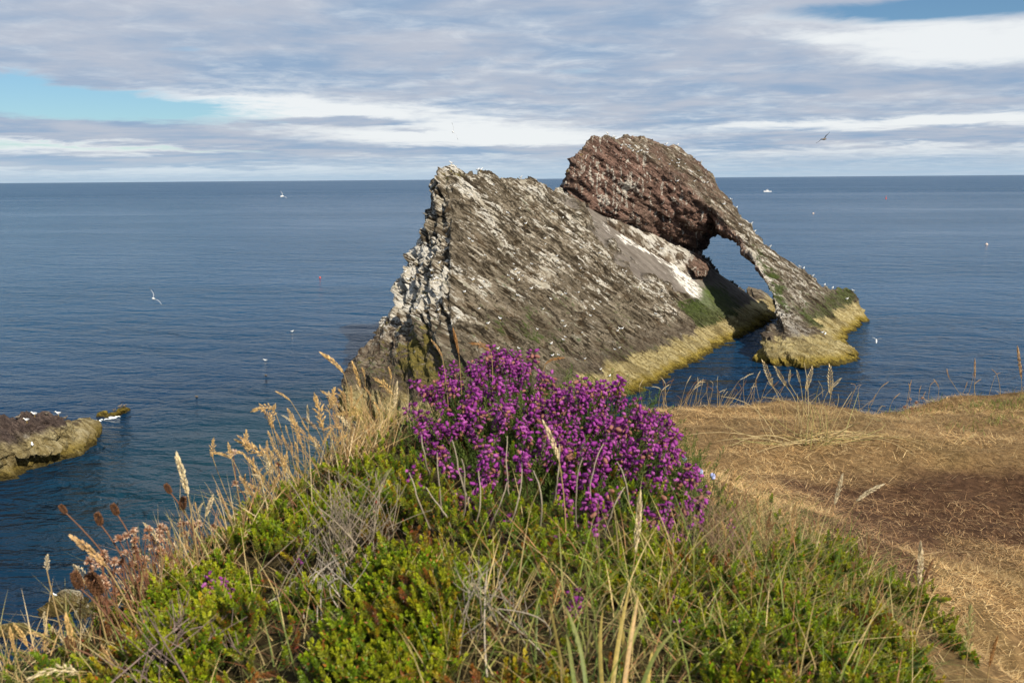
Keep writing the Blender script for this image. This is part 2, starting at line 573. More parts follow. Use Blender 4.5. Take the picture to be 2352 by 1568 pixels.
# ------------------------------------------------------------------ rock: shared material and builder
W1 = at(1430, 915, z=0); W2 = at(1760, 745, z=0); AP = at(1040, 380, y=62)
NB = np.cross(W2 - W1, AP - W1); NB /= np.linalg.norm(NB)           # normal of the bedding
SD = on_plane(1330, 660, W1, NB) - on_plane(1250, 600, W1, NB); SD /= np.linalg.norm(SD)   # line of the streaks on it
TD = np.cross(NB, SD)
PL = at(1945, 775, z=0)                                             # the upper bed passes through here


def S_(px, py, off=0.0):
    return on_plane(px, py, W1, NB) + NB * off


def L_(px, py, off=0.0):
    return on_plane(px, py, PL, NB) + NB * off


def rock_material():
    mt, g, b = principled('weathered_rock', .9, .15)
    geo = g.node('ShaderNodeNewGeometry'); pos = geo.outputs['Position']
    st = g.attr('strata').outputs['Vector']
    mk = g.attr('mask'); mr = g.node('ShaderNodeSeparateColor'); g.l.new(mk.outputs['Color'], mr.inputs[0])
    red, smooth, guano, moss = mr.outputs[0], mr.outputs[1], mr.outputs[2], mk.outputs['Alpha']
    m2 = g.attr('mask_two'); m2r = g.node('ShaderNodeSeparateColor'); g.l.new(m2.outputs['Color'], m2r.inputs[0])
    lichen, tide, top = m2r.outputs[0], m2r.outputs[1], m2r.outputs[2]
    x, y, z = g.xyz(pos)
    sn = g.noise(g.vmath('MULTIPLY', st, (.85, 4.2, 4.2)), 1, 9, .68, .5)      # streaks down the beds
    sn2 = g.noise(g.vmath('MULTIPLY', st, (.5, 1.2, 1.5)), 1.0, 5, .6, .3)
    sp_ = g.noise(g.vmath('MULTIPLY', st, (2.5, 6, 6)), 1.0, 6, .7)
    lo = g.noise(pos, .28, 4, .6)
    lng = g.noise(g.vmath('MULTIPLY', st, (.22, 1.3, 1.3)), 1.0, 4, .6, .4)
    c = g.mix(g.step(g.math('ADD', g.math('MULTIPLY', sn, .65), g.math('MULTIPLY', lng, .35)), .42, .55), (.034, .025, .015), (.275, .230, .168))
    c = g.mix(g.math('MULTIPLY', g.step(g.noise(pos, .9, 4, .6), .52, .66), .22), c, (.17, .10, .045))
    c = g.mix(g.math('MULTIPLY', g.step(lo, .4, .65), .55), c, g.mix(g.step(sp_, .35, .65), (.045, .034, .020), (.15, .118, .080)))
    # pale lichen and old guano in flecks along the beds
    fl = g.math('ADD', g.math('ADD', g.math('MULTIPLY', sn, .5), g.math('MULTIPLY', sp_, .25)), g.math('MULTIPLY', lng, .25))
    fleck = g.step(fl, g.math('SUBTRACT', .556, g.math('MULTIPLY', guano, .18)), g.math('SUBTRACT', .596, g.math('MULTIPLY', guano, .18)))
    c = g.mix(g.math('MULTIPLY', fleck, .9), c, g.mix(g.step(sn2, .4, .6), (.54, .49, .40), (.76, .73, .66)))
    # smooth grey bed
    sg = g.mix(g.step(sn2, .35, .65), (.115, .098, .085), (.165, .145, .125))
    sg = g.mix(g.math('MULTIPLY', g.step(sn, .66, .76), .6), sg, (.5, .48, .42))
    crk = g.math('ABSOLUTE', g.math('SUBTRACT', g.noise(g.vmath('MULTIPLY', st, (.16, .9, .9)), 1.0, 3, .5, .6), .5))
    c = g.mix(g.math('MULTIPLY', g.step(crk, .014, .004), .85), c, (.030, .024, .016))
    sg = g.mix(g.math('MULTIPLY', g.step(sp_, .54, .66), .5), sg, (.34, .31, .27))
    sg = g.mix(g.math('MULTIPLY', g.step(lng, .50, .62), .45), sg, (.085, .070, .055))
    sg = g.mix(g.math('MULTIPLY', g.step(crk, .010, .003), .8), sg, (.035, .03, .024))
    c = g.mix(g.math('MULTIPLY', smooth, g.step(g.math('ADD', lng, g.math('MULTIPLY', smooth, .3)), .45, .62)), c, sg)
    # red sandstone-like broken face
    bl = g.noise(g.vmath('MULTIPLY', st, (.6, 1.5, 3.8)), 1.0, 8, .70, .5)
    rc = g.mix(g.step(bl, .38, .62), (.110, .064, .049), (.30, .185, .145))
    rc = g.mix(g.math('MULTIPLY', g.step(lo, .42, .62), .5), rc, (.18, .125, .095))
    vz = g.noise(g.comb(g.math('MULTIPLY', x, 3.6), g.math('MULTIPLY', y, 3.6), g.math('MULTIPLY', z, .75)), 1.0, 5, .6, .6)
    rg_ = g.step(vz, g.math('SUBTRACT', .605, g.math('MULTIPLY', guano, .20)), g.math('SUBTRACT', .65, g.math('MULTIPLY', guano, .19)))
    rc = g.mix(g.math('MULTIPLY', rg_, .9), rc, (.64, .60, .52))
    c3 = g.math('ABSOLUTE', g.math('SUBTRACT', g.noise(g.vmath('MULTIPLY', st, (.18, .5, 1.5)), 1.0, 3, .55, .5), .5))
    c4 = g.math('ABSOLUTE', g.math('SUBTRACT', g.noise(g.vmath('MULTIPLY', st, (1.3, .5, .25)), 1.0, 3, .55, .4), .5))
    rc = g.mix(g.math('MULTIPLY', g.math('MAXIMUM', g.step(c3, .022, .006), g.math('MULTIPLY', g.step(c4, .016, .005), .7)), .85), rc, (.032, .018, .013))
    c = g.mix(red, c, rc)
    # solid guano
    sgm = g.step(g.math('ADD', guano, g.math('ADD', g.math('MULTIPLY', g.math('SUBTRACT', sn, .5), 2.6), g.math('MULTIPLY', g.math('SUBTRACT', sp_, .5), 1.8))), .80, .98)
    c = g.mix(g.math('MULTIPLY', sgm, g.math('SUBTRACT', .95, g.math('MULTIPLY', red, .75))), c, g.mix(g.step(sp_, .35, .6), (.42, .39, .34), (.74, .72, .67)))
    # ochre lichen
    ln = g.noise(g.vmath('MULTIPLY', st, (1.0, 1.8, 1.8)), 1.0, 6, .65, .4)
    lm = g.step(g.math('ADD', ln, g.math('MULTIPLY', lichen, .30)), .68, .78)
    c = g.mix(g.math('MULTIPLY', lm, .85), c, g.mix(g.step(sp_, .3, .7), (.10, .085, .016), (.25, .20, .045)))
    # moss and weed
    mm = g.step(g.math('ADD', moss, g.math('ADD', g.math('MULTIPLY', g.math('SUBTRACT', sn, .5), 2.4), g.math('MULTIPLY', g.math('SUBTRACT', sp_, .5), 1.6))), .45, .72)
    c = g.mix(g.math('MULTIPLY', mm, .92), c, g.mix(g.step(sp_, .35, .7), (.026, .042, .008), (.075, .108, .020)))
    # tide zones: black lichen over barnacle-yellow
    tn = g.math('ADD', g.math('ADD', z, g.math('MULTIPLY', g.math('SUBTRACT', lo, .5), -1.3)), g.math('MULTIPLY', g.math('SUBTRACT', sn, .5), -1.1))
    c = g.mix(g.math('MULTIPLY', g.math('MULTIPLY', g.step(tn, 2.7, 1.7), g.math('SUBTRACT', 1.0, g.math('MULTIPLY', moss, .7))), g.math('MULTIPLY', tide, .72)), c, g.mix(g.step(sp_, .3, .7), (.045, .034, .024), (.15, .115, .085)))
    yl = g.mix(g.step(sn, .36, .6), (.26, .20, .075), (.46, .385, .20))
    yl = g.mix(g.math('MULTIPLY', g.step(lng, .52, .40), .6), yl, (.15, .115, .05))
    yl = g.mix(g.step(z, .75, .25), yl, g.mix(g.step(sn2, .35, .65), (.20, .145, .022), (.33, .25, .05)))
    yl = g.mix(g.math('MULTIPLY', g.step(sp_, .60, .72), .5), yl, (.12, .09, .04))
    c = g.mix(g.math('MULTIPLY', g.step(tn, 1.55, 1.20), tide), c, yl)
    c = g.mix(g.math('MULTIPLY', g.step(g.math('ADD', z, g.math('MULTIPLY', g.math('SUBTRACT', sp_, .5), 1.1)), .34, .10), .85), c, (.050, .038, .011))
    # dark crust on the tops of the low skerries
    tk = g.step(g.math('ADD', top, g.math('MULTIPLY', g.math('SUBTRACT', bl, .5), .9)), .42, .62)
    c = g.mix(tk, c, g.mix(g.step(sp_, .35, .65), (.05, .036, .032), (.13, .095, .08)))
    g.l.new(c, b.inputs['Base Color'])
    bp = g.node('ShaderNodeBump'); bp.inputs['Strength'].default_value = 1.0; bp.inputs['Distance'].default_value = .6
    hh = g.math('ADD', g.math('MULTIPLY', sn, .8), g.math('ADD', g.math('MULTIPLY', sp_, .45), g.math('MULTIPLY', g.math('MULTIPLY', bl, red), .9)))
    hh = g.math('MULTIPLY', hh, g.math('SUBTRACT', 1.0, g.math('MULTIPLY', smooth, .8)))
    g.l.new(hh, bp.inputs['Height']); g.l.new(bp.outputs[0], b.inputs['Normal'])
    return mt


ROCK = rock_material()


def hull(points):
    bm = bmesh.new()
    for p in points:
        bm.verts.new(p)
    r = bmesh.ops.convex_hull(bm, input=bm.verts)
    junk = [e for e in r['geom_interior'] if isinstance(e, bmesh.types.BMVert)] + [e for e in r['geom_unused'] if isinstance(e, bmesh.types.BMVert)]
    bmesh.ops.delete(bm, geom=list(set(junk)), context='VERTS')
    me = bpy.data.meshes.new('hull'); bm.to_mesh(me); bm.free()
    return me


def fuse(hulls, voxel):
    """Fuse convex blocks into one watertight surface; returns vertices, quads and normals."""
    bm = bmesh.new()
    for h_ in hulls:
        bm.from_mesh(h_)
    me = bpy.data.meshes.new('blocks'); bm.to_mesh(me); bm.free()
    o = bpy.data.objects.new('blocks', me); COL.objects.link(o)
    md = o.modifiers.new('remesh', 'REMESH'); md.mode = 'VOXEL'; md.voxel_size = voxel
    dg = bpy.context.evaluated_depsgraph_get(); dg.update()
    ev = o.evaluated_get(dg); mm_ = ev.to_mesh()
    V = np.zeros(len(mm_.vertices) * 3); mm_.vertices.foreach_get('co', V); V = V.reshape(-1, 3)
    Nn = np.zeros(len(mm_.vertices) * 3); mm_.vertices.foreach_get('normal', Nn); Nn = Nn.reshape(-1, 3)
    F = np.array([p.vertices[:] for p in mm_.polygons if len(p.vertices) == 4])
    ev.to_mesh_clear()
    bpy.data.objects.remove(o); bpy.data.meshes.remove(me)
    for h_ in hulls:
        bpy.data.meshes.remove(h_)
    return V, F, Nn


def smooth_vec(Vv, F, k):
    """Average a per-vertex vector over neighbours k times."""
    for _ in range(k):
        s = np.zeros_like(Vv); c_ = np.zeros(len(Vv))
        m_ = Vv[F].mean(1)
        for j in range(4):
            np.add.at(s, F[:, j], m_); np.add.at(c_, F[:, j], 1)
        Vv = s / np.maximum(c_, 1)[:, None]
    return Vv


def strata(V):
    q = V - W1
    return np.stack([q @ SD, q @ TD, q @ NB], 1)


def bedded(V, F, N, amount=1.0, smooth=None, blocky=None):
    """Weather a surface: shingled beds, broken edges, lumps."""
    Ns = smooth_vec(N, F, 3); Ns /= np.linalg.norm(Ns, axis=1, keepdims=True) + 1e-9
    s = strata(V)
    par = np.abs(Ns @ NB)                                             # 1 on the bedding planes, 0 on broken ends
    lump = .35 * fbm(V / 3.5, 4, .5, 1)
    sh = fbm(s * np.array([.30, 1.7, 1.0]), 4, .55, 11)
    shing = .50 * (np.floor(sh * 4) / 4 * .75 + sh * .25)                # shingles with risers
    ridge = -.75 * np.clip(.16 - np.abs(perlin(s * np.array([.22, .9, .8]), 23)), 0, 1) / .16 * np.clip(perlin(s * .35, 29) + .1, 0, 1)
    beds = perlin(np.stack([s[:, 2] * 1.5, s[:, 0] * .12, s[:, 1] * .12], 1), 41) + .6 * perlin(np.stack([s[:, 2] * 3.7, s[:, 0] * .3, s[:, 1] * .3], 1), 43)
    ends = (1 - par) * (.75 * np.round(beds * 2.2) / 2.2 + .3 * beds)
    d = lump + (shing + ridge) * (.35 + .65 * par) + ends
    if blocky is not None:
        bq = fbm(s * np.array([.34, .50, .75]), 3, .5, 51)
        bq2 = fbm(s * np.array([.9, 1.2, 2.2]), 2, .5, 57)
        d = d * (1 - .72 * blocky) + blocky * (.42 * np.round(bq * 3.5) / 3.5 + .26 * np.round(bq2 * 3.5) / 3.5)
    if smooth is not None:
        d = d * (1 - .88 * smooth)
    return V + Ns * (d * amount)[:, None]


def rock_object(name, V, F, mask, mask2, parent=None):
    me = make_mesh(name, V, F, None, False, [ROCK])
    a_ = me.attributes.new('strata', 'FLOAT_VECTOR', 'POINT'); a_.data.foreach_set('vector', strata(V).astype(np.float32).ravel())
    a_ = me.attributes.new('mask', 'FLOAT_COLOR', 'POINT'); a_.data.foreach_set('color', np.clip(mask, 0, 1).astype(np.float32).ravel())
    a_ = me.attributes.new('mask_two', 'FLOAT_COLOR', 'POINT'); a_.data.foreach_set('color', np.clip(mask2, 0, 1).astype(np.float32).ravel())
    return link(name, me, parent)


def near(V, c, r, p=2):
    """Soft ball of influence on a surface around a point."""
    r = np.asarray(r, float)
    return np.exp(-((((V - c) / r) ** 2).sum(1)) ** (p / 2))


def seg(V, pts, r):
    """Soft influence along a polyline."""
    out = np.zeros(len(V))
    for a_, b_ in zip(pts[:-1], pts[1:]):
        ab = b_ - a_; t_ = np.clip(((V - a_) @ ab) / (ab @ ab), 0, 1)
        d_ = np.linalg.norm(V - (a_ + t_[:, None] * ab), axis=1)
        out = np.maximum(out, np.exp(-(d_ / r) ** 2))
    return out


def down(p, z=-1.6):
    return np.array([p[0], p[1], z])


# the sea stack
stack = link('sea_arch', None)
stack.location = (0, 0, 0)
tag(stack, 'great tilted sea rock with streaked slab, red head and arch standing in the water', 'rock arch')

slab_pts = [S_(1040, 384), S_(1120, 404), S_(1200, 420), S_(1280, 434), S_(1450, 508), S_(1610, 588), S_(1715, 664), S_(1775, 702), W1, W2, down(W1 + (1.2, -.8, 0)), down(W2 + (1.2, -.8, 0)),
            S_(1075, 470), S_(1090, 560), S_(1040, 660), S_(1030, 700), S_(1050, 800), down(at(1200, 1010, z=0)), at(1000, 760, y=47),
            at(1012, 405, y=62.5), at(1000, 470, y=60.5), at(962, 590, y=56.5), at(908, 690, y=53), at(888, 742, y=51.5),
            np.array([-8, 60, -1.6]), np.array([-1, 70, -1.6]), np.array([20, 84, -1.6]), np.array([-8.8, 52, -1.6]), np.array([26.5, 82, -1.6])]
slab_h = [hull(slab_pts)]
# cragged apex and shoulders along the ridge
slab_h.append(hull([at(1040, 378, y=62), at(1015, 395, y=62.3), at(1008, 420, y=62.3), at(1062, 398, y=62), at(1080, 450, y=60), at(1040, 470, y=60), at(1030, 430, y=63.5), at(1060, 430, y=64)]))
slab_h.append(hull([at(1092, 396, y=64), at(1115, 396, y=64.5), at(1140, 412, y=65.2), at(1100, 425, y=63), at(1150, 430, y=65), at(1110, 440, y=66), at(1150, 450, y=67)]))
slab_h.append(hull([at(1190, 418, y=67), at(1222, 412, y=68), at(1262, 424, y=69.5), at(1205, 440, y=66), at(1270, 445, y=69.5), at(1210, 450, y=69), at(1265, 450, y=72)]))
slab_h.append(hull([at(1000, 450, y=60.4), at(995, 490, y=60), at(1020, 450, y=60), at(1025, 500, y=59), at(1010, 470, y=62), at(1010, 500, y=61)]))
V, F, N = fuse(slab_h, .15)
px, py = project(V)
# thin cover of streaky beds over the smooth grey one: a riser along its edge
edge_x = np.interp(py, [430, 451, 530, 575, 638, 660, 672, 711, 745], [1262, 1279, 1352, 1414, 1465, 1528, 1567, 1601, 1640])
par = N @ NB
sm = np.clip((px - edge_x + 55 * fbm(V / 2.2, 3, .5, 9)) / 26, 0, 1) * (par > .6) * np.clip((735 - py) / 40, 0, 1)
V = bedded(V, F, N, 1.0, smooth=sm)
V = V - NB[None] * (.38 * sm)[:, None]
leftface = np.clip(1 - par * 1.4, 0, 1)
guano = .16 + .30 * fbm(V / 2.5, 3, .5, 91)
guano += (.95 + .8 * fbm(V / 1.2, 3, .55, 95)) * seg(V, [S_(1345, 485), S_(1420, 527), S_(1480, 560), S_(1550, 600), S_(1600, 640)], .95) * sm * np.clip((px - 1330) / 150, .45, 1) + .8 * near(V, S_(1580, 640), 1.5) * sm
guano += .95 * near(V, S_(1615, 675), 2.0) * sm + .35 * seg(V, [S_(1620, 660), S_(1660, 720)], .5)
guano += .50 * seg(V, [at(980, 600, y=56), at(930, 690, y=53), at(985, 720, y=49)], 2.6) * (par < .8)
guano += .45 * seg(V, [AP, at(1075, 440, y=60), S_(1140, 500)], 1.0) + .25 * seg(V, [S_(1200, 430), S_(1300, 500)], 1.2)
guano -= .22 * np.clip((py - 660) / 120, 0, 1)
moss = 1.1 * near(V, S_(1685, 700), 3.0) + 1.0 * seg(V, [S_(1610, 730), S_(1650, 715), S_(1665, 690)], 1.5) + .16 * np.clip((py - 600) / 150, 0, 1) + .9 * seg(V, [S_(1620, 730), S_(1700, 720)], 1.6) + .20 * np.clip(fbm(V / 3, 3, .5, 15) * 2, 0, 1) + .42 * seg(V, [S_(1450, 850), S_(1560, 800), S_(1500, 840)], 1.1)
moss += .18 * near(V, S_(1240, 780), 5.0)
lich = .95 * seg(V, [at(1040, 420, y=61), at(1040, 500, y=59), at(1060, 540, y=58)], .9) + .7 * seg(V, [at(1000, 660, y=52), at(985, 700, y=50)], 1.0) + .25 * leftface
mask = np.stack([0 * px, sm, guano, moss], 1)
mask2 = np.stack([lich, np.ones_like(px), 0 * px, 0 * px + 1], 1)
slab = rock_object('slab', V, F, mask, mask2, stack)
tag(slab, 'slanting slab of streaked beds, white with droppings and green near the water')
slab_V, slab_F = V, F

# low broken block at the near foot of the slab
blk = [hull([at(888, 735, y=51), at(960, 730, y=49), at(1010, 745, y=46.5), at(1030, 830, y=44), at(1010, 930, y=42), at(900, 800, y=47), at(835, 800, y=48.5), at(880, 960, y=43.5), down(at(980, 1000, z=0)),
             down(at(860, 1010, z=0)), down(at(890, 900, z=0) + (0, 6, 0)), at(1060, 780, y=47)]),
       hull([at(832, 795, y=48.5), at(800, 835, y=47.8), at(790, 880, y=47), at(778, 940, z=0), down(at(770, 950, z=0)), at(870, 850, y=46), at(900, 800, y=48), down(at(870, 1000, z=0)), at(840, 790, y=50),
             down(at(780, 900, z=0) + (1, 3, 0)), down(at(860, 900, z=0) + (1, 5, 0))])]
V, F, N = fuse(blk, .14)
V = bedded(V, F, N, .8, blocky=np.full(len(V), .6))
px, py = project(V)
lich = .55 * near(V, at(965, 785, y=46), 2.0) + .62 * near(V, at(1000, 880, y=44), 2.4) + .28
mask = np.stack([.15 + 0 * px, 0 * px, .0 + .35 * near(V, at(930, 735, y=49), 2.2), .35 * near(V, at(850, 900, y=46), 3.0) + .1], 1)
mask2 = np.stack([lich, np.ones_like(px), 0 * px, 0 * px + 1], 1)
block = rock_object('foot_block', V, F, mask, mask2, stack)
tag(block, 'low broken block with ochre lichen at the near foot of the slab')
blk_V, blk_F = V, F

# the ledge left under the head, white on top
V, F, N = fuse([hull([S_(1395, 505, -.5), S_(1500, 555, -.5), S_(1622, 640, -.5), S_(1600, 632, -.5), S_(1545, 594, -.5), S_(1470, 543, -.5), S_(1395, 500, .1), S_(1500, 545, .2), S_(1600, 588, .3), S_(1618, 622, .4), S_(1570, 600, .25), S_(1480, 545, .15)]),
                hull([S_(1575, 608, .1), S_(1622, 612, .1), S_(1624, 640, .0), S_(1598, 640, .0), S_(1575, 600, .4), S_(1616, 612, .62), S_(1620, 626, .6), S_(1590, 620, .5)])], .11)
V = bedded(V, F, N, .55, blocky=np.full(len(V), .8))
px, py = project(V)
gua = np.clip((N @ NB) * 1.3 - .35, 0, 1) * np.clip((1606 - px) / 22, 0.1, 1) * np.clip(.70 + 1.2 * fbm(V / .9, 3, .5, 97), 0, 1)
mask = np.stack([np.clip((px - 1560) / 40, .2, .9), 0 * px, gua, 0 * px], 1)
mask2 = np.stack([0 * px, np.ones_like(px), 0 * px, 0 * px + 1], 1)
ledge = rock_object('ledge', V, F, mask, mask2, stack)
tag(ledge, 'ragged ledge splashed white under the red head')
led_V, led_F = V, F

# head, leg and foot of the arch
head = hull([at(1395, 306, y=73.6), at(1480, 316, y=79), at(1560, 344, y=81), at(1620, 388, y=81.5), at(1665, 445, y=81), at(1690, 490, y=79), at(1480, 350, y=73.4), at(1560, 402, y=73.4), at(1632, 472, y=74), at(1360, 312, y=72.9), at(1326, 352, y=72.4), at(1302, 402, y=72.2),
             at(1288, 434, y=72.3), at(1342, 476, y=72.6), at(1450, 541, y=74.5), at(1540, 578, y=77.5), at(1586, 590, y=79), at(1612, 578, y=80.5), at(1650, 533, y=79.5), at(1310, 420, y=77), at(1350, 380, y=80), at(1600, 560, y=84),
             at(1500, 420, y=88), at(1640, 480, y=85)])
nub = hull([at(1545, 560, y=77), at(1612, 565, y=79.5), at(1600, 592, y=78.4), at(1560, 588, y=77.2), at(1618, 590, y=78.8), at(1575, 560, y=80)])
back = lambda px_, py_, y_: at(px_, py_, y=y_)
s0 = [L_(1630, 472), L_(1690, 490), at(1652, 535, y=78), L_(1670, 455), at(1640, 520, y=74.4), at(1660, 500, y=82)]
s1 = [L_(1702, 545), L_(1758, 560), at(1692, 558, y=73.6), at(1735, 560, y=79)]
s2 = [L_(1756, 640), L_(1822, 612), at(1738, 612, y=70.5), at(1795, 625, y=76.6)]
s3 = [L_(1786, 700), L_(1880, 655), at(1768, 660, y=66.5), at(1782, 690, y=66), at(1850, 680, y=77)]
s4 = [L_(1802, 756), L_(1942, 670), at(1783, 735, y=63), at(1788, 750, y=66), L_(1968, 695), at(1880, 720, y=78)]
foot_r = [L_(1800, 752), L_(1880, 655), L_(1940, 670), L_(1968, 692), at(1994, 735, z=0), at(1932, 786, z=0), down(at(1998, 737, z=0)), down(at(1936, 790, z=0)), L_(1850, 782), at(1800, 770, y=63.5),
          down(at(1850, 800, z=0)), down(np.array([22, 68, 0])), down(np.array([27, 80, 0])), at(1870, 760, y=74)]
foot_f = [at(1737, 828, z=0), at(1775, 838, z=0), at(1850, 844, z=0), at(1930, 840, z=0), at(1976, 824, z=0), at(1936, 790, z=0), at(1745, 800, y=59.6), at(1775, 768, y=60.5), at(1800, 745, y=61.5), at(1850, 775, y=60.3),
          at(1900, 792, y=60.2), at(1955, 800, y=60.5), at(1880, 812, y=57.8), at(1790, 800, y=58.2)]
foot_f += [down(p) for p in foot_f[:6]] + [down(np.array([19.5, 64, 0]))]
crag = [hull([at(1962, 668, y=78.5), at(1940, 662, y=78.5), at(1974, 690, y=78.6), at(1930, 690, y=77), at(1960, 700, y=77), at(1950, 690, y=80)]),
        hull([at(1830, 612, y=76.5), at(1842, 630, y=76.5), at(1820, 640, y=75), at(1850, 650, y=76), at(1835, 640, y=78)]),
        hull([at(1778, 745, y=61.5), at(1765, 755, y=61), at(1770, 775, y=60.5), at(1800, 745, y=62), at(1795, 780, y=60.8), at(1790, 760, y=64)])]
V, F, N = fuse([head, nub, hull(s0 + s1), hull(s1 + s2), hull(s2 + s3), hull(s3 + s4), hull(foot_r), hull(foot_f)] + crag, .15)
px, py = project(V)
par = N @ NB
cs = strata(V)[:, 2]
redz = np.clip((.55 - par) / .2, 0, 1) * np.clip((690 - py) / 60, 0, 1)
face = [(1280, 440), (1296, 400), (1332, 350), (1366, 314), (1400, 318), (1480, 356), (1560, 406), (1625, 470), (1672, 540), (1612, 600), (1590, 604), (1450, 550), (1340, 484)]
redz = np.maximum(redz, np.clip((in_poly(px, py, face) & (N[:, 1] < .2)) * 1.0, 0, 1))
redz = smooth_vec(redz[:, None], F, 3)[:, 0]
headtop = np.clip((1700 - px) / 60, 0, 1) * np.clip((560 - py) / 40, 0, 1)
V = bedded(V, F, N, .85, blocky=redz)
tops = np.clip((par - .4) / .3, 0, 1)
redz0 = redz
guano = .08 + .30 * fbm(V / 1.6, 3, .5, 92) * redz + (.16 - .14 * headtop) * tops
for q in [((1385, 412), (1450, 425), 1.0, .5), ((1400, 470), (1445, 440), 1.0, .55), ((1390, 470), (1440, 470), .8, .35), ((1470, 440), (1490, 500), .7, .35), ((1530, 440), (1500, 480), .7, .3), ((1540, 480), (1600, 530), .8, .45), ((1420, 500), (1430, 515), .7, .4), ((1480, 545), (1500, 520), .7, .4)]:
    guano += q[3] * seg(V, [at(*q[0], y=72), at(*q[1], y=72.5)], q[2]) * redz
guano += .40 * seg(V, [L_(1700, 550), L_(1760, 645), L_(1790, 705), L_(1840, 780)], .9)
moss = (.38 + .9 * np.clip(fbm(V / .9, 3, .55, 131), -.3, .4)) * seg(V, [L_(1745, 580), L_(1775, 640), L_(1790, 690)], 1.1) * (px < 1815) + .62 * seg(V, [L_(1870, 740), L_(1900, 720), L_(1945, 690)], 1.6) + .5 * near(V, L_(1875, 755), 2.2) + .35 * near(V, L_(1950, 680), 2.0) + .16 * tops * (py > 560)
lich = .42 * seg(V, [at(1295, 425, y=71), at(1335, 350, y=72.5)], .9) + .3 * near(V, at(1530, 400, y=76), 2.0)
mask = np.stack([np.maximum(np.maximum(redz, headtop * np.clip(.32 + .9 * fbm(V / 2.0, 3, .5, 119), 0, .85)), .35 * np.clip((py - 770) / 20, 0, 1) * (px < 1900)), .28 * tops * (px > 1790) * (py < 740), guano, moss], 1)
mask2 = np.stack([lich, np.ones_like(px), 0 * px, 0 * px + 1], 1)
arch = rock_object('arch', V, F, mask, mask2, stack)
tag(arch, 'red broken head and slender mossy leg of the arch')
arch_V, arch_F = V, F

# rocks near by, each its own thing


def skerry(name, hulls, label, cat, voxel, topz, tide=1.0, amt=.5, group=None, lichv=.1, gv=0.0):
    V, F, N = fuse([hull(h_) for h_ in hulls], voxel)
    V = bedded(V, F, N, amt, blocky=np.full(len(V), .55))
    z_ = V[:, 2]
    m_ = np.stack([0 * z_, 0 * z_, gv + 0 * z_, 0 * z_], 1)
    m2_ = np.stack([lichv + 0 * z_, np.full(len(z_), tide), np.clip((z_ - topz) / 1.0 + .45, 0, 1), 0 * z_ + 1], 1)
    o = rock_object(name, V, F, m_, m2_)
    return tag(o, label, cat, group), V, F


tz = lambda px_, py_, z_: at(px_, py_, z=z_)
sk1 = [[tz(-60, 1125, 0), tz(0, 1098, 0), tz(70, 1068, 0), tz(140, 1046, 0), tz(203, 1030, 0), tz(0, 1040, 1.2), tz(100, 1000, 1.3), tz(208, 992, .6), tz(190, 972, .9), tz(160, 962, 1.6), tz(135, 953, 2.0), tz(110, 960, 2.0),
        tz(60, 972, 2.0), tz(0, 975, 2.0), tz(-120, 985, 2.0), tz(-150, 1060, 1.4), tz(-200, 1080, 0), down(tz(-60, 1130, 0), -1), down(tz(208, 1034, 0), -1), down(tz(-200, 1000, 0), -1), down(tz(200, 985, 0), -1)],
       [tz(205, 1012, 0), tz(226, 988, 0), tz(222, 972, .55), tz(195, 965, .8), tz(170, 980, .7), down(tz(205, 1015, 0), -1), down(tz(228, 980, 0), -1), down(tz(165, 985, 0), -1)],
       [tz(60, 1060, .2), tz(130, 1040, .2), tz(95, 1010, 1.2), tz(125, 1020, 1.0), tz(50, 1030, 1.2), down(tz(60, 1062, 0), -1), down(tz(135, 1040, 0), -1)]]
skerry1, sk1V, sk1F = skerry('skerry', sk1, 'large ochre skerry with a dark brown crest, low in the water by the left edge', 'rock', .08, 1.5, .74, 1.1, gv=.1)
sk2 = [[tz(232, 962, 0), tz(262, 958, 0), tz(298, 944, 0), tz(290, 934, .45), tz(272, 940, .35), tz(240, 950, .2), tz(295, 938, 0), down(tz(235, 962, 0), -.8), down(tz(300, 945, 0), -.8), down(tz(260, 945, 0), -.8)],
       [tz(222, 956, 0), tz(250, 952, 0), tz(246, 944, .25), tz(228, 947, .2), down(tz(222, 958, 0), -.8), down(tz(250, 950, 0), -.8)]]
skerry2, sk2V, sk2F = skerry('skerry', sk2, 'small ochre rock in white wash beyond the tip of the large skerry', 'rock', .05, 3.0, 1.0, .5)
sk3 = [[tz(75, 1415, 0), tz(120, 1420, 0), tz(200, 1400, 0), tz(215, 1370, 0), tz(150, 1352, .75), tz(110, 1370, .6), tz(185, 1354, .6), tz(80, 1398, .3), down(tz(75, 1418, 0), -.8), down(tz(215, 1395, 0), -.8), down(tz(130, 1360, 0), -.8)],
       [tz(190, 1410, 0), tz(240, 1390, 0), tz(225, 1368, .4), tz(250, 1376, .2), tz(200, 1384, .4), down(tz(190, 1412, 0), -.8), down(tz(250, 1380, 0), -.8)]]
skerry3, sk3V, sk3F = skerry('skerry', sk3, 'rounded pale ochre rock behind the seed heads at lower left', 'rock', .04, 3.0, .45, .45, gv=.35)
sk4 = [[tz(-20, 1462, 0), tz(40, 1468, 0), tz(80, 1450, 0), tz(60, 1428, .25), tz(10, 1430, .3), tz(-20, 1437, .25), down(tz(-20, 1465, 0), -.6), down(tz(85, 1450, 0), -.6), down(tz(30, 1435, 0), -.6)]]
skerry4, _, _ = skerry('skerry', sk4, 'flat barely awash rock, nearest to the bank at lower left', 'rock', .03, 3.0, .45, .15, gv=.3)
sp1 = [[at(1718, 654, y=83), at(1730, 660, y=82.5), at(1748, 664, y=83), at(1786, 692, y=83), at(1795, 722, y=81), at(1780, 735, z=0), at(1708, 700, y=81), at(1715, 720, y=80), down(at(1790, 732, z=0)), down(at(1700, 722, y=80)),
        down(at(1710, 700, y=86)), down(at(1795, 712, y=86))]]
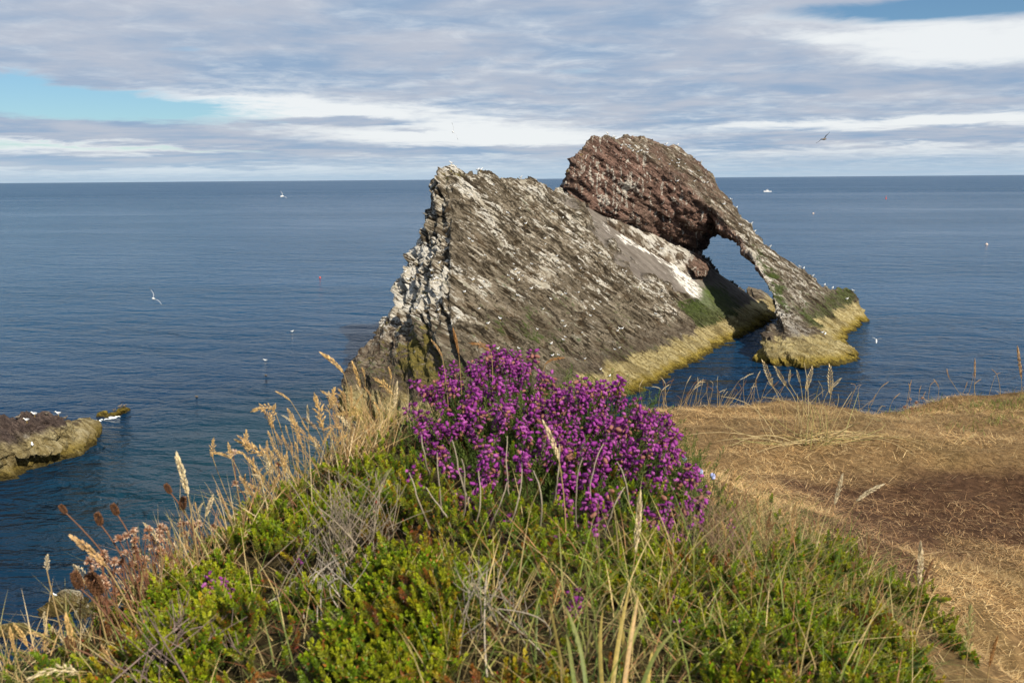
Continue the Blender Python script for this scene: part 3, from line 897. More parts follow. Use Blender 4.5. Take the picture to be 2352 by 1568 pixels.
spur, spV, spF = skerry('rock_spur', sp1, 'small ochre pointed rock seen between the slab and the leg of the arch', 'rock', .13, 9.0, .75, .5, lichv=.42)

# ------------------------------------------------------------------ plants: templates
MT_CROW = leaf_mat('crowberry_leaf', .30, .45, .35, 300)
MT_HEATH = leaf_mat('heather_leaf', .2, .6, .2, 300)
MT_BELL = leaf_mat('heather_bell', .35, .55, .2, 500)
MT_STRAW = leaf_mat('dry_straw', .3, .6, .25, 300)
MT_GRASS = leaf_mat('green_blade', .35, .5, .3, 300)
MT_TWIG = leaf_mat('bare_wood', .0, .85, .1, 500)


def diamond(base, dirv, side, L, wd, fold=.25):
    """One folded leaf of two triangles."""
    dirv = dirv / np.linalg.norm(dirv); nrm = np.cross(side, dirv)
    a_ = base; c_ = base + dirv * L
    m_ = base + dirv * L * .45
    return [a_, m_ + side * wd * .5 + nrm * wd * fold, c_, m_ - side * wd * .5 + nrm * wd * fold]


def shoot(L, n, nl, wd, cols, up_lo=35, up_hi=70, curve=.2, tipn=0, orange=0.0, rng=None):
    """A leafy shoot along z: needles in a spiral, opening wide below and closing up at the tip."""
    rng = rng or np.random.default_rng(1)
    V, F, C = [], [], []
    lo_c, hi_c = np.array(cols[0]), np.array(cols[1])
    for i in range(n):
        f = (i + .5) / n
        h_ = L * f
        a_ = i * 2.39996 + rng.uniform(-.3, .3)
        up_ = math.radians(up_lo + (up_hi - up_lo) * f ** 1.6 + rng.uniform(-8, 8))
        rad = np.array([math.cos(a_), math.sin(a_), 0])
        d_ = rad * math.cos(up_) + np.array([0, 0, math.sin(up_)])
        side = np.cross(np.array([0, 0, 1.0]), rad)
        base = np.array([curve * L * f * f, 0, h_])
        if i >= n - tipn:                                 # a rounded crown of needles
            up_ = math.radians(rng.uniform(45, 88)); h_ = L * (1 - .10 * rng.random())
            d_ = rad * math.cos(up_) + np.array([0, 0, math.sin(up_)]); base = np.array([curve * L * f * f, 0, h_])
        l_ = nl * (1 - (.15 if tipn else .35) * f) * rng.uniform(.8, 1.15)
        o = len(V)
        V += diamond(base, d_, side, l_, wd * rng.uniform(.85, 1.15))
        F += [(o, o + 1, o + 2), (o, o + 2, o + 3)]
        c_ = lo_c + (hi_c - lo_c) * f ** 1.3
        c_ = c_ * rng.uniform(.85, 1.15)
        if orange and rng.random() < orange * (1.6 - 1.5 * f):
            c_ = np.array([.30, .11, .02]) * rng.uniform(.6, 1.2)
        C += [c_] * 4
    return np.array(V), np.array(F), np.array(C)


def bell(c, axis, L, wd, col, sides=6):
    """An urn-shaped heather bell."""
    axis = axis / np.linalg.norm(axis)
    Rm = frames(axis[None], np.zeros(1))[0]
    prof = [(0, .25), (.22, .85), (.55, 1.0), (.86, .62), (1.0, .72)]
    a_ = np.arange(sides) / sides * 2 * np.pi
    V = []
    for h_, r_ in prof:
        ring = np.stack([np.cos(a_) * r_ * wd / 2, np.sin(a_) * r_ * wd / 2, np.full(sides, h_ * L)], 1)
        V.append(ring @ Rm.T + c)
    V = np.concatenate(V)
    F = []
    for i in range(len(prof) - 1):
        for k in range(sides):
            p, q = i * sides + k, i * sides + (k + 1) % sides
            F += [(p, q, q + sides), (p, q + sides, p + sides)]
    return V, np.array(F), np.repeat(np.asarray(col)[None], len(V), 0)


def spike_mesh(seed, n, L, faded=.12):
    """A flowering tip of bell heather: stem, bells, a few leaves."""
    r = np.random.default_rng(seed)
    parts = [tube([(0, 0, -.03), (0.001, 0, 0), (.002 * r.normal(), .002 * r.normal(), L)], .0007, (.10, .05, .03), 4)]
    for i in range(n):
        f = (i + .5) / n
        a_ = i * 2.4 + r.uniform(-.4, .4)
        upv = r.uniform(-.75, .25) + (.5 if f > .85 else 0)
        ax = np.array([math.cos(a_), math.sin(a_), upv])
        rr_ = .0035 * (1 - .4 * f) + .001 * r.random()
        base = np.array([math.cos(a_) * rr_, math.sin(a_) * rr_, L * (.12 + .88 * f)])
        k = r.random()
        col = np.array([.28, .042, .275]) * r.uniform(.55, 1.4)
        if k < .25:
            col = np.array([.40, .10, .37]) * r.uniform(.85, 1.2)
        if k > 1 - faded:
            col = np.array([.36, .16, .13]) * r.uniform(.7, 1.2)
        parts.append(bell(base, ax, .0068 * (sz_b := r.uniform(.6, 1.2)), .0048 * sz_b * r.uniform(.85, 1.15), col))
    parts.append(shoot(L * .6, 12, .006, .0012, ((.025, .05, .008), (.05, .085, .014)), 20, 40, 0, rng=r))
    v, f, c = merge(parts)
    return make_mesh('flower_spike', v, f, c, True, [MT_BELL])


def seed_head_mesh(kind, seed):
    """A dry grass head of unit length along z, made of overlapping florets."""
    r = np.random.default_rng(seed)
    parts = []
    n = {'tight': 46, 'loose': 40, 'plume': 54, 'rye': 18}[kind]
    for i in range(n):
        f = (i + .5) / n
        a_ = i * 2.4 + r.uniform(-.5, .5)
        if kind == 'rye':
            a_ = (i % 2) * math.pi + r.uniform(-.2, .2)
        prof = math.sin(math.pi * min(.97, f * .93 + .06)) ** .6
        out = {'tight': .055, 'loose': .10, 'plume': .12, 'rye': .05}[kind] * prof
        if kind in ('loose', 'plume'):
            out *= r.uniform(.3, 1.3) * (1 - .45 * f)
        ln = {'tight': .13, 'loose': .14, 'plume': .12, 'rye': .17}[kind] * r.uniform(.75, 1.2)
        wd = {'tight': .055, 'loose': .045, 'plume': .04, 'rye': .05}[kind]
        rad = np.array([math.cos(a_), math.sin(a_), 0])
        base = rad * out * .55 + np.array([0, 0, f * .92])
        d_ = rad * out * 3.0 + np.array([0, 0, .32])
        side = np.array([-math.sin(a_), math.cos(a_), 0])
        d_ /= np.linalg.norm(d_); up_ = np.cross(side, d_)
        ring = [base] + [base + d_ * ln * .4 + (side * math.cos(q) + up_ * math.sin(q)) * wd * .5 for q in (0, 2.1, 4.2)] + [base + d_ * ln]
        F = [(0, 1, 2), (0, 2, 3), (0, 3, 1), (1, 4, 2), (2, 4, 3), (3, 4, 1)]
        shade = r.uniform(.75, 1.2)
        c_ = np.array([1, 1, 1]) * shade
        parts.append((np.array(ring), np.array(F), np.repeat(c_[None], 5, 0)))
    parts.append(tube([(0, 0, -.02), (0, 0, .5), (0, 0, .95)], .012, (.8, .75, .6), 4, .4))
    return merge(parts)


HEADS = {k: [seed_head_mesh(k, s) for s in range(4)] for k in ('tight', 'loose', 'plume', 'rye')}
HEAD_COL = {'cream': (.74, .62, .40), 'tan': (.55, .36, .17), 'brown': (.27, .14, .065), 'orange': (.42, .22, .08), 'pale': (.68, .58, .40), 'green': (.42, .40, .17), 'gold': (.66, .45, .19)}


def bend_head(tmpl, p0, p1, p2, wscale, tint):
    """Lay a unit head along the curve p0-p1-p2."""
    v, f, c = tmpl
    t_ = np.clip(v[:, 2], -.05, 1.08)[:, None]
    ctr = (1 - t_) ** 2 * p0 + 2 * t_ * (1 - t_) * p1 + t_ ** 2 * p2
    tg = 2 * (1 - t_) * (p1 - p0) + 2 * t_ * (p2 - p1)
    Rm = frames(tg, np.full(len(v), 1.0))
    off = np.stack([v[:, 0], v[:, 1], 0 * v[:, 0]], 1) * wscale
    return ctr + np.einsum('nij,nj->ni', Rm, off), f, c * np.asarray(tint)


def grass_stem(base_px, hb, tip, y, kind='tight', col='tan', wd=1.0, label=None, group=None, mid=None, ytip=None, rad=.0007, by=None, stalk_col=(.42, .30, .14), cat='grass'):
    """One flowering grass: root, stalk and seed head, given where it stands, where the head starts and its tip."""
    by = by or y
    b0 = at(*base_px, y=by)
    gz = float(land(b0[0], b0[1])[0])
    b0[2] = min(b0[2], gz) if b0[2] > gz else b0[2]
    b0[2] = gz - .01
    p_hb = at(*hb, y=y); p_tip = at(*tip, y=ytip or y)
    root = link('flowering_grass', None); root.location = b0; root['kind'] = 'thing'
    tag(root, label, cat, group)
    ctrl_ = at(*mid, y=y) if mid else b0 * .35 + p_hb * .65 - (p_tip - p_hb) * .35 + np.array([0, 0, .03 * np.linalg.norm(p_hb - b0)])
    pts = bez(b0, ctrl_, p_hb, 10) - b0
    v, f, c = tube(pts, rad, stalk_col, 4, .75)
    link('stalk', make_mesh('stalk', v, f, c, True, [MT_STRAW]), root)
    L = np.linalg.norm(p_tip - p_hb)
    tl = p_hb - (ctrl_ if mid is None else at(*mid, y=y)); tl = tl / (np.linalg.norm(tl) + 1e-9)
    pm = p_hb + tl * L * .5
    tm = HEADS[kind][random.randrange(4)]
    v, f, c = bend_head(tm, p_hb, pm * .5 + (p_hb + p_tip) * .25, p_tip, L * wd * (1.25 if kind == 'loose' else 1.1), np.array(HEAD_COL[col]))
    link('seed_head', make_mesh('seed_head', v - b0, f, c, False, [MT_STRAW]), root)
    return root


# ------------------------------------------------------------------ the bank's ground cover
def sample_zone(n, px0, px1, py0, py1, test=None, ymax=2.2, seed=3):
    """Points of the visible bank, even in area of the picture, with their photo positions."""
    r = np.random.default_rng(seed)
    xs = np.linspace(-1.6, 1.9, 500); ys = np.linspace(.42, ymax, 320)
    xx, yy = np.meshgrid(xs, ys)
    xx = xx.ravel() + r.uniform(-.0035, .0035, xx.size); yy = yy.ravel() + r.uniform(-.0025, .0025, xx.size)
    d_, _ = _outside(np.stack([xx, yy], 1))
    k = d_ < .05; xx, yy = xx[k], yy[k]
    zz = land(xx, yy)
    P = np.stack([xx, yy, zz], 1)
    px_, py_ = project(P)
    k = (px_ > px0) & (px_ < px1) & (py_ > py0) & (py_ < py1) & (zz - EYE > -1.02)
    P, px_, py_ = P[k], px_[k], py_[k]
    wgt = (P[:, 1] ** -2.0)
    if test is not None:
        wgt = wgt * np.clip(test(P, px_, py_), 0, None)
    wgt = wgt / wgt.sum()
    sel = r.choice(len(P), n, p=wgt)
    return P[sel], px_[sel], py_[sel]


def bush_in(px_, py_):
    """1 inside the flowering heather bush as seen, falling to 0 outside."""
    e = ((px_ - 1265) / 370) ** 2 + ((py_ - 1080) / 240) ** 2
    return np.clip(1.6 - e, 0, 1)


def right_limit(py_):
    return np.interp(py_, [1050, 1150, 1230, 1300, 1400, 1500, 1568, 1800], [1560, 1640, 1760, 1990, 2080, 2100, 2100, 2080])


def brink_in(P):
    """Distance of points from the brink of the bank."""
    a = brink[:-3]; b = brink[1:-2]; ab = b - a
    t_ = np.clip(((P[:, None, :2] - a[None]) * ab[None]).sum(-1) / (ab ** 2).sum(-1)[None], 0, 1)
    return np.sqrt(((P[:, None, :2] - a[None] - t_[..., None] * ab[None]) ** 2).sum(-1)).min(1)


def crow_w(P, px_, py_):
    edge = np.clip((right_limit(py_) + 190 * fbm(P * 5.5, 3, .55, 203) - px_) / 70, 0, 1)
    patch = np.clip(.50 + 2.2 * fbm(P * 6.5, 3, .5, 201), .03, 1) * np.clip(brink_in(P) / .09, .25, 1)
    return edge * patch * (1 - .72 * bush_in(px_, py_)) * np.where((px_ < 330) & (py_ > 1440) & (px_ < 340 - (1500 - py_) * .3), .2, 1) * np.where((px_ > 1500) & (py_ < 1300), .2, 1)


crow_t = [shoot(.015 + .004 * k, 60, .0047, .0019, (((.040, .070, .005), (.27, .35, .010)), ((.045, .085, .006), (.20, .30, .010)), ((.06, .075, .006), (.36, .39, .018)))[k], 22, 66, .12, tipn=10, orange=.10, rng=np.random.default_rng(60 + k)) for k in range(3)]  # needles coloured darker toward the foot of each shoot, for contrast
P, px, py = sample_zone(9600, -350, 2700, 850, 1900, crow_w, seed=5)
P = P + np.array([0, 0, 1]) * RNG.uniform(.0, .042, len(P))[:, None] * (np.clip(.6 + 1.4 * fbm(P * 9, 2, .5, 207), .2, 1.3) * np.clip(brink_in(P) / .14, .1, 1))[:, None]
parts = []
kk = RNG.integers(0, 3, len(P))
sick = fbm(P * 4.0, 3, .5, 211) + RNG.normal(0, .17, len(P)) + .55 * np.exp(-((px - 640) / 170) ** 2 - ((py - 1480) / 55) ** 2) + .6 * np.exp(-((px - 250) / 80) ** 2 - ((py - 1510) / 50) ** 2)
for k in range(3):
    m_ = kk == k
    dirs = np.stack([RNG.normal(0, .5, m_.sum()) - .1, RNG.normal(0, .5, m_.sum()) - .25, np.ones(m_.sum())], 1)
    t_ = np.ones((m_.sum(), 3)) * RNG.uniform(.75, 1.2, (m_.sum(), 1)) * np.array([1, 1, 1])
    s_ = sick[m_]
    t_ = np.where((s_ > .62)[:, None], t_ * np.array([.80, .30, 1.2]), t_)
    t_ = np.where(((s_ > .42) & (s_ <= .62))[:, None], t_ * np.array([1.1, .8, .8]), t_)
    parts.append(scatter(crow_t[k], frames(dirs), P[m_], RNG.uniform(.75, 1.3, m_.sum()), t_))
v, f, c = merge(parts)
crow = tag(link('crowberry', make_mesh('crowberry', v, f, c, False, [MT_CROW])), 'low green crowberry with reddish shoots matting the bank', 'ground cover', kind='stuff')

# fine grass, olive and straw, threading through the mat


def blade_set(P, L, wd, lean, cols, seed, segs=3, droop=.5, dirs=None):
    r = np.random.default_rng(seed); n = len(P)
    a_ = r.uniform(0, 2 * np.pi, n)
    h_ = np.stack([np.cos(a_), np.sin(a_), 0 * a_], 1) if dirs is None else dirs
    sd_ = np.stack([-h_[:, 1], h_[:, 0], 0 * a_], 1)
    ph = r.uniform(0, np.pi, n)
    sd_ = sd_ * np.cos(ph)[:, None] + h_ * np.sin(ph)[:, None]
    ln = np.asarray(lean) if np.ndim(lean) else np.full(n, lean)
    V = []
    for i in range(segs + 1):
        f = i / segs
        ctr = P + h_ * (ln * L * (f + droop * f * f))[:, None] + np.array([0, 0, 1]) * (L * (1 - ln * .85) * f - droop * ln * L * f * f * .5)[:, None]
        hw = (wd * (1 - f ** 2 * .92) / 2)[:, None]
        V += [ctr - sd_ * hw, ctr + sd_ * hw]
    V = np.stack(V, 1)
    q = np.array([[2 * i, 2 * i + 1, 2 * i + 3, 2 * i + 2] for i in range(segs)])
    F = (q[None] + (np.arange(n) * V.shape[1])[:, None, None]).reshape(-1, 4)
    C = np.repeat(cols[:, None], V.shape[1], 1)
    return V.reshape(-1, 3), F, C.reshape(-1, 3)


def pick(cols, n, seed, var=.25):
    r = np.random.default_rng(seed)
    c_ = np.array(cols)[r.integers(0, len(cols), n)]
    return c_ * r.uniform(1 - var, 1 + var, (n, 1))


def thread_w(P, px_, py_):
    return (.42 + np.clip((px_ - 1500) / 250, 0, 1) * .5) * np.clip((right_limit(py_) + 60 - px_) / 120, 0, 1) * (1 - .75 * bush_in(px_, py_)) + 2.2 * np.exp(-((px_ - 1760) / 190) ** 2 - ((py_ - 1270) / 110) ** 2)


P, px, py = sample_zone(7600, -350, 2700, 850, 1900, thread_w, seed=9)
n = len(P); r = np.random.default_rng(12)
cols = pick([(.13, .17, .035), (.20, .20, .06), (.36, .27, .11), (.46, .36, .17), (.50, .38, .18), (.10, .15, .03), (.20, .09, .045)], n, 13)
v, f, c = blade_set(P, r.uniform(.035, .11, n), r.uniform(.0009, .0017, n), r.uniform(.25, .85, n), cols, 14, 4, .5)
tag(link('bank_grass', make_mesh('bank_grass', v, f, c, False, [MT_GRASS])), 'fine olive and straw grass threading through the bank plants', 'grass', kind='stuff')

# longer green and straw blades low on the bank
P, px, py = sample_zone(850, 1000, 2150, 1290, 1750, lambda P, a, b: np.clip((right_limit(b) + 40 - a) / 100, 0, 1) * np.clip((a - 1000) / 350, .15, 1), seed=41)
n = len(P); r = np.random.default_rng(42)
cols = pick([(.14, .21, .04), (.20, .25, .06), (.44, .36, .15), (.55, .42, .20), (.28, .28, .08), (.38, .20, .09)], n, 43)
v, f, c = blade_set(P, r.uniform(.07, .16, n), r.uniform(.0010, .0019, n), r.uniform(.15, .75, n), cols, 44, 5, .6)
tag(link('long_grass', make_mesh('long_grass', v, f, c, False, [MT_GRASS])), 'longer green and straw grass blades low on the bank', 'grass', kind='stuff')

# fine pale straw standing along the brink
r = np.random.default_rng(17)
bx = np.interp(r.uniform(0, 1, 2600) ** .9, np.linspace(0, 1, 8), brink[4:12, 0]); by = np.interp(bx, brink[4:12, 0], brink[4:12, 1])
bx = bx + r.normal(.012, .022, len(bx)); by = by + r.normal(-.012, .025, len(bx))
P = np.stack([bx, by, land(bx, by)], 1); n = len(P)
k = r.random(n) < np.clip(.45 + 1.8 * fbm(P * 7, 3, .5, 251), .08, 1); k &= (project(P)[0] > 300) | (r.random(n) < .22); P = P[k]; n = len(P)
cols = pick([(.66, .48, .24), (.58, .40, .18), (.72, .58, .36), (.40, .22, .11), (.34, .30, .12)], n, 18)
v, f, c = blade_set(P, r.uniform(.035, .12, n), r.uniform(.0008, .0015, n), r.uniform(.1, .6, n), cols, 19, 4, .5)
tag(link('fringe_straw', make_mesh('fringe_straw', v, f, c, False, [MT_STRAW])), 'fine pale straw standing along the edge of the bank', 'dry grass', kind='stuff')

# dry straw lying over the shelf
xs = np.concatenate([RNG.uniform(-.2, 3.9, 200000), RNG.uniform(.5, 2.7, 90000)]); ys = np.concatenate([RNG.uniform(1.0, 4.75, 200000), RNG.uniform(1.2, 2.9, 90000)])
d_, _ = _outside(np.stack([xs, ys], 1))
k = d_ < .06; xs, ys = xs[k], ys[k]
zs = land(xs, ys); P = np.stack([xs, ys, zs], 1)
px, py = project(P)
szn = soil_zone(P)
rl = right_limit(py)
dens = np.where((zs - EYE < -.86) | (px > rl - 40), 1, .0) * (1 - .80 * szn) * np.clip(.75 + .9 * fbm(P * 2.5, 3, .5, 221), .25, 1)
dens = np.where(ys < 1.9, dens * .75, dens)
k = (RNG.random(len(xs)) < dens) & (px < 2800) & (py < 1750)
P, szn, px, py = P[k], szn[k], px[k], py[k]
n = len(P); r = np.random.default_rng(21)
cols = pick([(.62, .45, .22), (.76, .60, .34), (.46, .30, .14), (.20, .12, .05), (.56, .38, .18)], n, 22, .25)
dark = np.clip(fbm(P * 2.0, 3, .5, 78) * 1.6, 0, .55)[:, None]
cols = (cols * (1 - dark) + np.array([.16, .11, .05]) * dark) * np.array([1.12, 1.08, 1.02])
cols = cols * (1 - .5 * szn[:, None]) + np.array([.26, .125, .075]) * .5 * szn[:, None]
standing = r.random(n) < .22
lean = np.where(standing, r.uniform(.5, .85, n), r.uniform(.93, 1.08, n))
wa = r.normal(.2, 1.3, n)
wind = np.stack([np.cos(wa), np.sin(wa), np.zeros(n)], 1) * np.where(r.random(n) < .5, 1, -1)[:, None]
v, f, c = blade_set(P + np.array([0, 0, .004]), r.uniform(.014, np.where(P[:, 1] < 2.8, .042, .062), n) * np.where(r.random(n) < .06, 2.2, 1), r.uniform(.0010, .0022, n), lean, cols, 23, 2, .12, wind)
tag(link('dry_grass', make_mesh('dry_grass', v, f, c, False, [MT_STRAW])), 'short bleached straw lying over the flat shelf behind the heather', 'dry grass', kind='stuff')

# short green turf on the shelf's far right
xs = RNG.uniform(1.6, 4.2, 30000); ys = RNG.uniform(3.2, 4.8, 30000)
d_, _ = _outside(np.stack([xs, ys], 1)); k = d_ < .05
P = np.stack([xs[k], ys[k], land(xs[k], ys[k])], 1); px, py = project(P)
e = np.maximum(np.exp(-((px - 2290) / 130) ** 2 - ((py - 922) / 22) ** 2), .8 * np.exp(-((px - 2260) / 60) ** 2 - ((py - 965) / 20) ** 2))
e = np.maximum(e, .5 * np.exp(-((px - 2080) / 60) ** 2 - ((py - 945) / 8) ** 2))
k = RNG.random(len(P)) < e * np.clip(.5 + 2 * fbm(P * 5, 3, .5, 231), 0, 1)
P = P[k]; n = len(P)
v, f, c = blade_set(P, RNG.uniform(.03, .06, n), RNG.uniform(.002, .003, n), RNG.uniform(.2, .7, n), pick([(.14, .19, .03), (.20, .24, .05), (.10, .16, .03)], n, 24), 25, 2, .3)
tag(link('green_turf', make_mesh('green_turf', v, f, c, False, [MT_GRASS])), 'patches of short green turf at the far right of the shelf', 'grass', kind='stuff')

# ------------------------------------------------------------------ the bell heather bush
bush_base = at(1265, 1230, y=1.25); bush_base[2] = float(land(bush_base[0], bush_base[1])[0]) - .005
bush = link('heather_bush', None); bush.location = bush_base
tag(bush, 'large bell heather bush in full purple flower on the bank in front of the rock', 'heather bush')
outline = [(935, 930), (960, 878), (1005, 860), (1050, 850), (1090, 825), (1130, 815), (1180, 808), (1215, 825), (1245, 865), (1300, 885), (1340, 876), (1385, 885), (1412, 868), (1440, 905), (1470, 930), (1520, 955), (1550, 985),
           (1560, 1020), (1600, 1080), (1612, 1130), (1600, 1190), (1560, 1230), (1480, 1262), (1380, 1265), (1290, 1235), (1180, 1215), (1060, 1180), (960, 1165), (918, 1130), (935, 1060), (1000, 1010), (950, 985)]


def bush_point(px_, py_, deeper=0.0):
    """A point of the bush's outer surface: a mound whose crown lies farther off than its skirt."""
    f = np.clip((1260 - py_) / 440, 0, 1.05)
    y_ = 1.02 + .47 * f ** 1.15 + .05 * ((px_ - 1265) / 350) ** 2 + deeper
    return at(px_, py_, y=y_)


r = np.random.default_rng(33)
cand = []
while len(cand) < 305:
    x_, y_ = r.uniform(900, 1630), r.uniform(800, 1290)
    if not in_poly(x_, y_, outline):
        continue
    den = np.interp(y_, [800, 1000, 1060, 1110, 1180, 1280], [1, .95, .75, .48, .36, .22]) * np.interp(x_, [920, 1000, 1150, 1350, 1620], [.6, .85, 1, 1, 1])
    if 1050 < y_ < 1250 and x_ < 1280:
        den *= .42
    if r.random() < den:
        cand.append((x_, y_))
cand += [(x_ + r.normal(0, 9), y_ + 6 + r.normal(0, 12)) for x_, y_ in outline[:22] for _ in range(2)]
cand += [(r.uniform(980, 1560), r.uniform(1235, 1345)) for _ in range(22)]
spikes = [spike_mesh(100 + k, 13 + 3 * (k % 3), .024 + .004 * (k % 4), (.08, .20, .12, .42)[k % 4]) for k in range(8)]
leaf_tips = []
order = np.argsort([-y_ + r.uniform(0, 200) for _, y_ in cand])
extra = []
for j, idx in enumerate(order):
    x_, y_ = cand[idx]
    deep = r.normal(0.005, .032)
    p = bush_point(x_, y_, deep)
    lean = np.array([(x_ - 1265) / 700 + r.normal(0, .18), -.35 + r.normal(0, .2), 1.0]); lean /= np.linalg.norm(lean)
    M = frames(lean[None])[0] * r.uniform(.85, 1.25)
    p = p - lean * .028
    leaf_tips.append((p, lean))
    if j < 290:
        o = link('flower_spike', spikes[j % 8], bush)
        mm4 = Matrix(M.tolist()).to_4x4(); mm4.translation = Vector(p - bush_base)
        o.matrix_local = mm4
    else:
        extra.append((M, p - bush_base, j % 8))
parts = []
for M, p, k in extra:
    me = spikes[k]
    vv = np.zeros(len(me.vertices) * 3); me.vertices.foreach_get('co', vv); vv = vv.reshape(-1, 3)
    ff = np.zeros(len(me.polygons) * 3, np.int32); me.polygons.foreach_get('vertices', ff); ff = ff.reshape(-1, 3)
    cc_ = np.zeros(len(me.vertices) * 4); me.color_attributes['Col'].data.foreach_get('color', cc_); cc_ = cc_.reshape(-1, 4)[:, :3]
    parts.append((vv @ M.T + p, ff, cc_))
v, f, c = merge(parts)
tag(link('flower', make_mesh('flower', v, f, c, True, [MT_BELL]), bush), kind='stuff')
# leafy sprigs: one under each flower, many between
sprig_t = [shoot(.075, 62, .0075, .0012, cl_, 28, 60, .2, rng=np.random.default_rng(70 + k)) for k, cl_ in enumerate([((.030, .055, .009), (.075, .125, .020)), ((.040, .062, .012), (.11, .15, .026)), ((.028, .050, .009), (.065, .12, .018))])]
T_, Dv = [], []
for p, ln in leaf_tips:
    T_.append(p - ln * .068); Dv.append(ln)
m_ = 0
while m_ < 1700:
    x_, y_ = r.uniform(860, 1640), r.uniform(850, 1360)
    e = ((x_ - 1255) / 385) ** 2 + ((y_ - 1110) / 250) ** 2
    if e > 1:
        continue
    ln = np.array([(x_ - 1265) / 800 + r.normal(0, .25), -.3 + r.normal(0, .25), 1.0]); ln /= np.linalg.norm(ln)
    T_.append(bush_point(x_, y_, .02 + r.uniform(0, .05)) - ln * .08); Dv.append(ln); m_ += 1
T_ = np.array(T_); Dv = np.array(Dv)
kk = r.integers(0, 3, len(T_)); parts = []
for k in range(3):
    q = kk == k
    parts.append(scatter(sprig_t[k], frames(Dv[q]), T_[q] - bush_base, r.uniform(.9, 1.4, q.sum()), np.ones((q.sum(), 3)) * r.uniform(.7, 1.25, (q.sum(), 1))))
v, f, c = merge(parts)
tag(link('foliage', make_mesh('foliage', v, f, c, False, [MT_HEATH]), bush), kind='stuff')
# bare grey twigs curving out of the bush's front
for x0, y0, x1, y1, x2, y2, yy in [(1000, 1235, 960, 1150, 938, 1085, 1.0), (1020, 1230, 1010, 1130, 1000, 1040, 1.02), (1050, 1240, 1080, 1140, 1060, 1050, 1.0), (1080, 1250, 1110, 1170, 1100, 1080, 1.0), (1100, 1250, 1060, 1130, 1040, 1010, 1.03),
                                 (1130, 1260, 1210, 1170, 1196, 1060, .98), (1110, 1240, 1150, 1170, 1165, 1100, 1.0), (1330, 1230, 1300, 1150, 1335, 1050, 1.02), (1360, 1180, 1345, 1110, 1385, 1020, 1.1), (1270, 1160, 1290, 1090, 1280, 1020, 1.1),
                                 (1180, 1190, 1165, 1100, 1175, 1000, 1.1), (1440, 1180, 1450, 1120, 1415, 1060, 1.08), (985, 1090, 970, 1040, 960, 1000, 1.15), (1240, 1230, 1255, 1150, 1225, 1080, .99), (1040, 1230, 1030, 1180, 985, 1120, 1.0),
                                 (1390, 1240, 1400, 1180, 1440, 1120, 1.0)]:
    pts = bez(at(x0, y0, y=yy + .03), at(x1, y1, y=yy - .02), at(x2, y2, y=yy + .02), 12)
    pts = pts + np.cumsum(np.stack([r.normal(0, .0007, 12), r.normal(0, .0007, 12), 0 * pts[:, 0]], 1), 0)
    v, f, c = tube(pts - bush_base, .0015, np.array([.24, .205, .16]) * r.uniform(.75, 1.2), 5, .45)
    link('bare_twig', make_mesh('bare_twig', v, f, c, True, [MT_TWIG]), bush)


def twig_clump(name, label, cx, cy, n, spread, y0, hgt, col, rad=.0011, seed=0, parts_max=60):
    r = np.random.default_rng(seed)
    b0 = at(cx, cy, y=y0); b0[2] = float(land(b0[0], b0[1])[0]) - .01
    root = link(name, None); root.location = b0
    tag(root, label, 'dead heather')
    for i in range(n):
        tx, ty = r.normal(0, spread * .55), r.uniform(-hgt, -hgt * .35)
        p0 = b0 + np.array([r.normal(0, .035), r.normal(0, .03), 0])
        p2 = at(cx + tx * 1.0, cy + ty, y=y0 + r.normal(0, .05))
        p1 = p0 * .5 + p2 * .5 + np.array([r.normal(0, .02), r.normal(0, .015), r.uniform(0, .03)])
        pts = bez(p0, p1, p2, 9)
        pp = [tube(pts - b0, rad * r.uniform(.6, 1.3), np.array(col) * r.uniform(.7, 1.25), 4, .4)]
        for _ in range(3):
            q = r.integers(3, 8)
            e_ = pts[q] + np.array([r.normal(0, .012), r.normal(0, .01), r.uniform(.012, .03)])
            pp.append(tube(bez(pts[q], (pts[q] + e_) / 2 + np.array([0, 0, -.003]), e_, 5) - b0, rad * .5, np.array(col) * r.uniform(.7, 1.2), 3, .5))
        v, f, c = merge(pp)
        link('twig', make_mesh('twig', v, f, c, True, [MT_TWIG]), root)
    return root


twig_clump('dead_heather', 'bushy clump of dead grey heather twigs, left of the purple bush', 800, 1330, 76, 120, .95, 260, (.26, .215, .165), .0008, 3)
twig_clump('dead_heather', 'few long pale twigs standing below the dead grey clump', 745, 1400, 14, 50, .85, 180, (.34, .30, .26), .0009, 4)
twig_clump('dead_heather', 'pale forked twigs by the drooping cream grass head, below the purple bush', 1120, 1500, 16, 50, .74, 210, (.30, .26, .21), .0009, 5)
twig_clump('dead_heather', 'grey purplish twigs lying in the bottom left of the bank', 420, 1560, 26, 120, .72, 170, (.19, .14, .13), .0012, 6)
twig_clump('dead_heather', 'thin brown twigs right of the purple bush by the straw slope', 1640, 1330, 40, 90, 1.02, 230, (.25, .17, .11), .0007, 7)


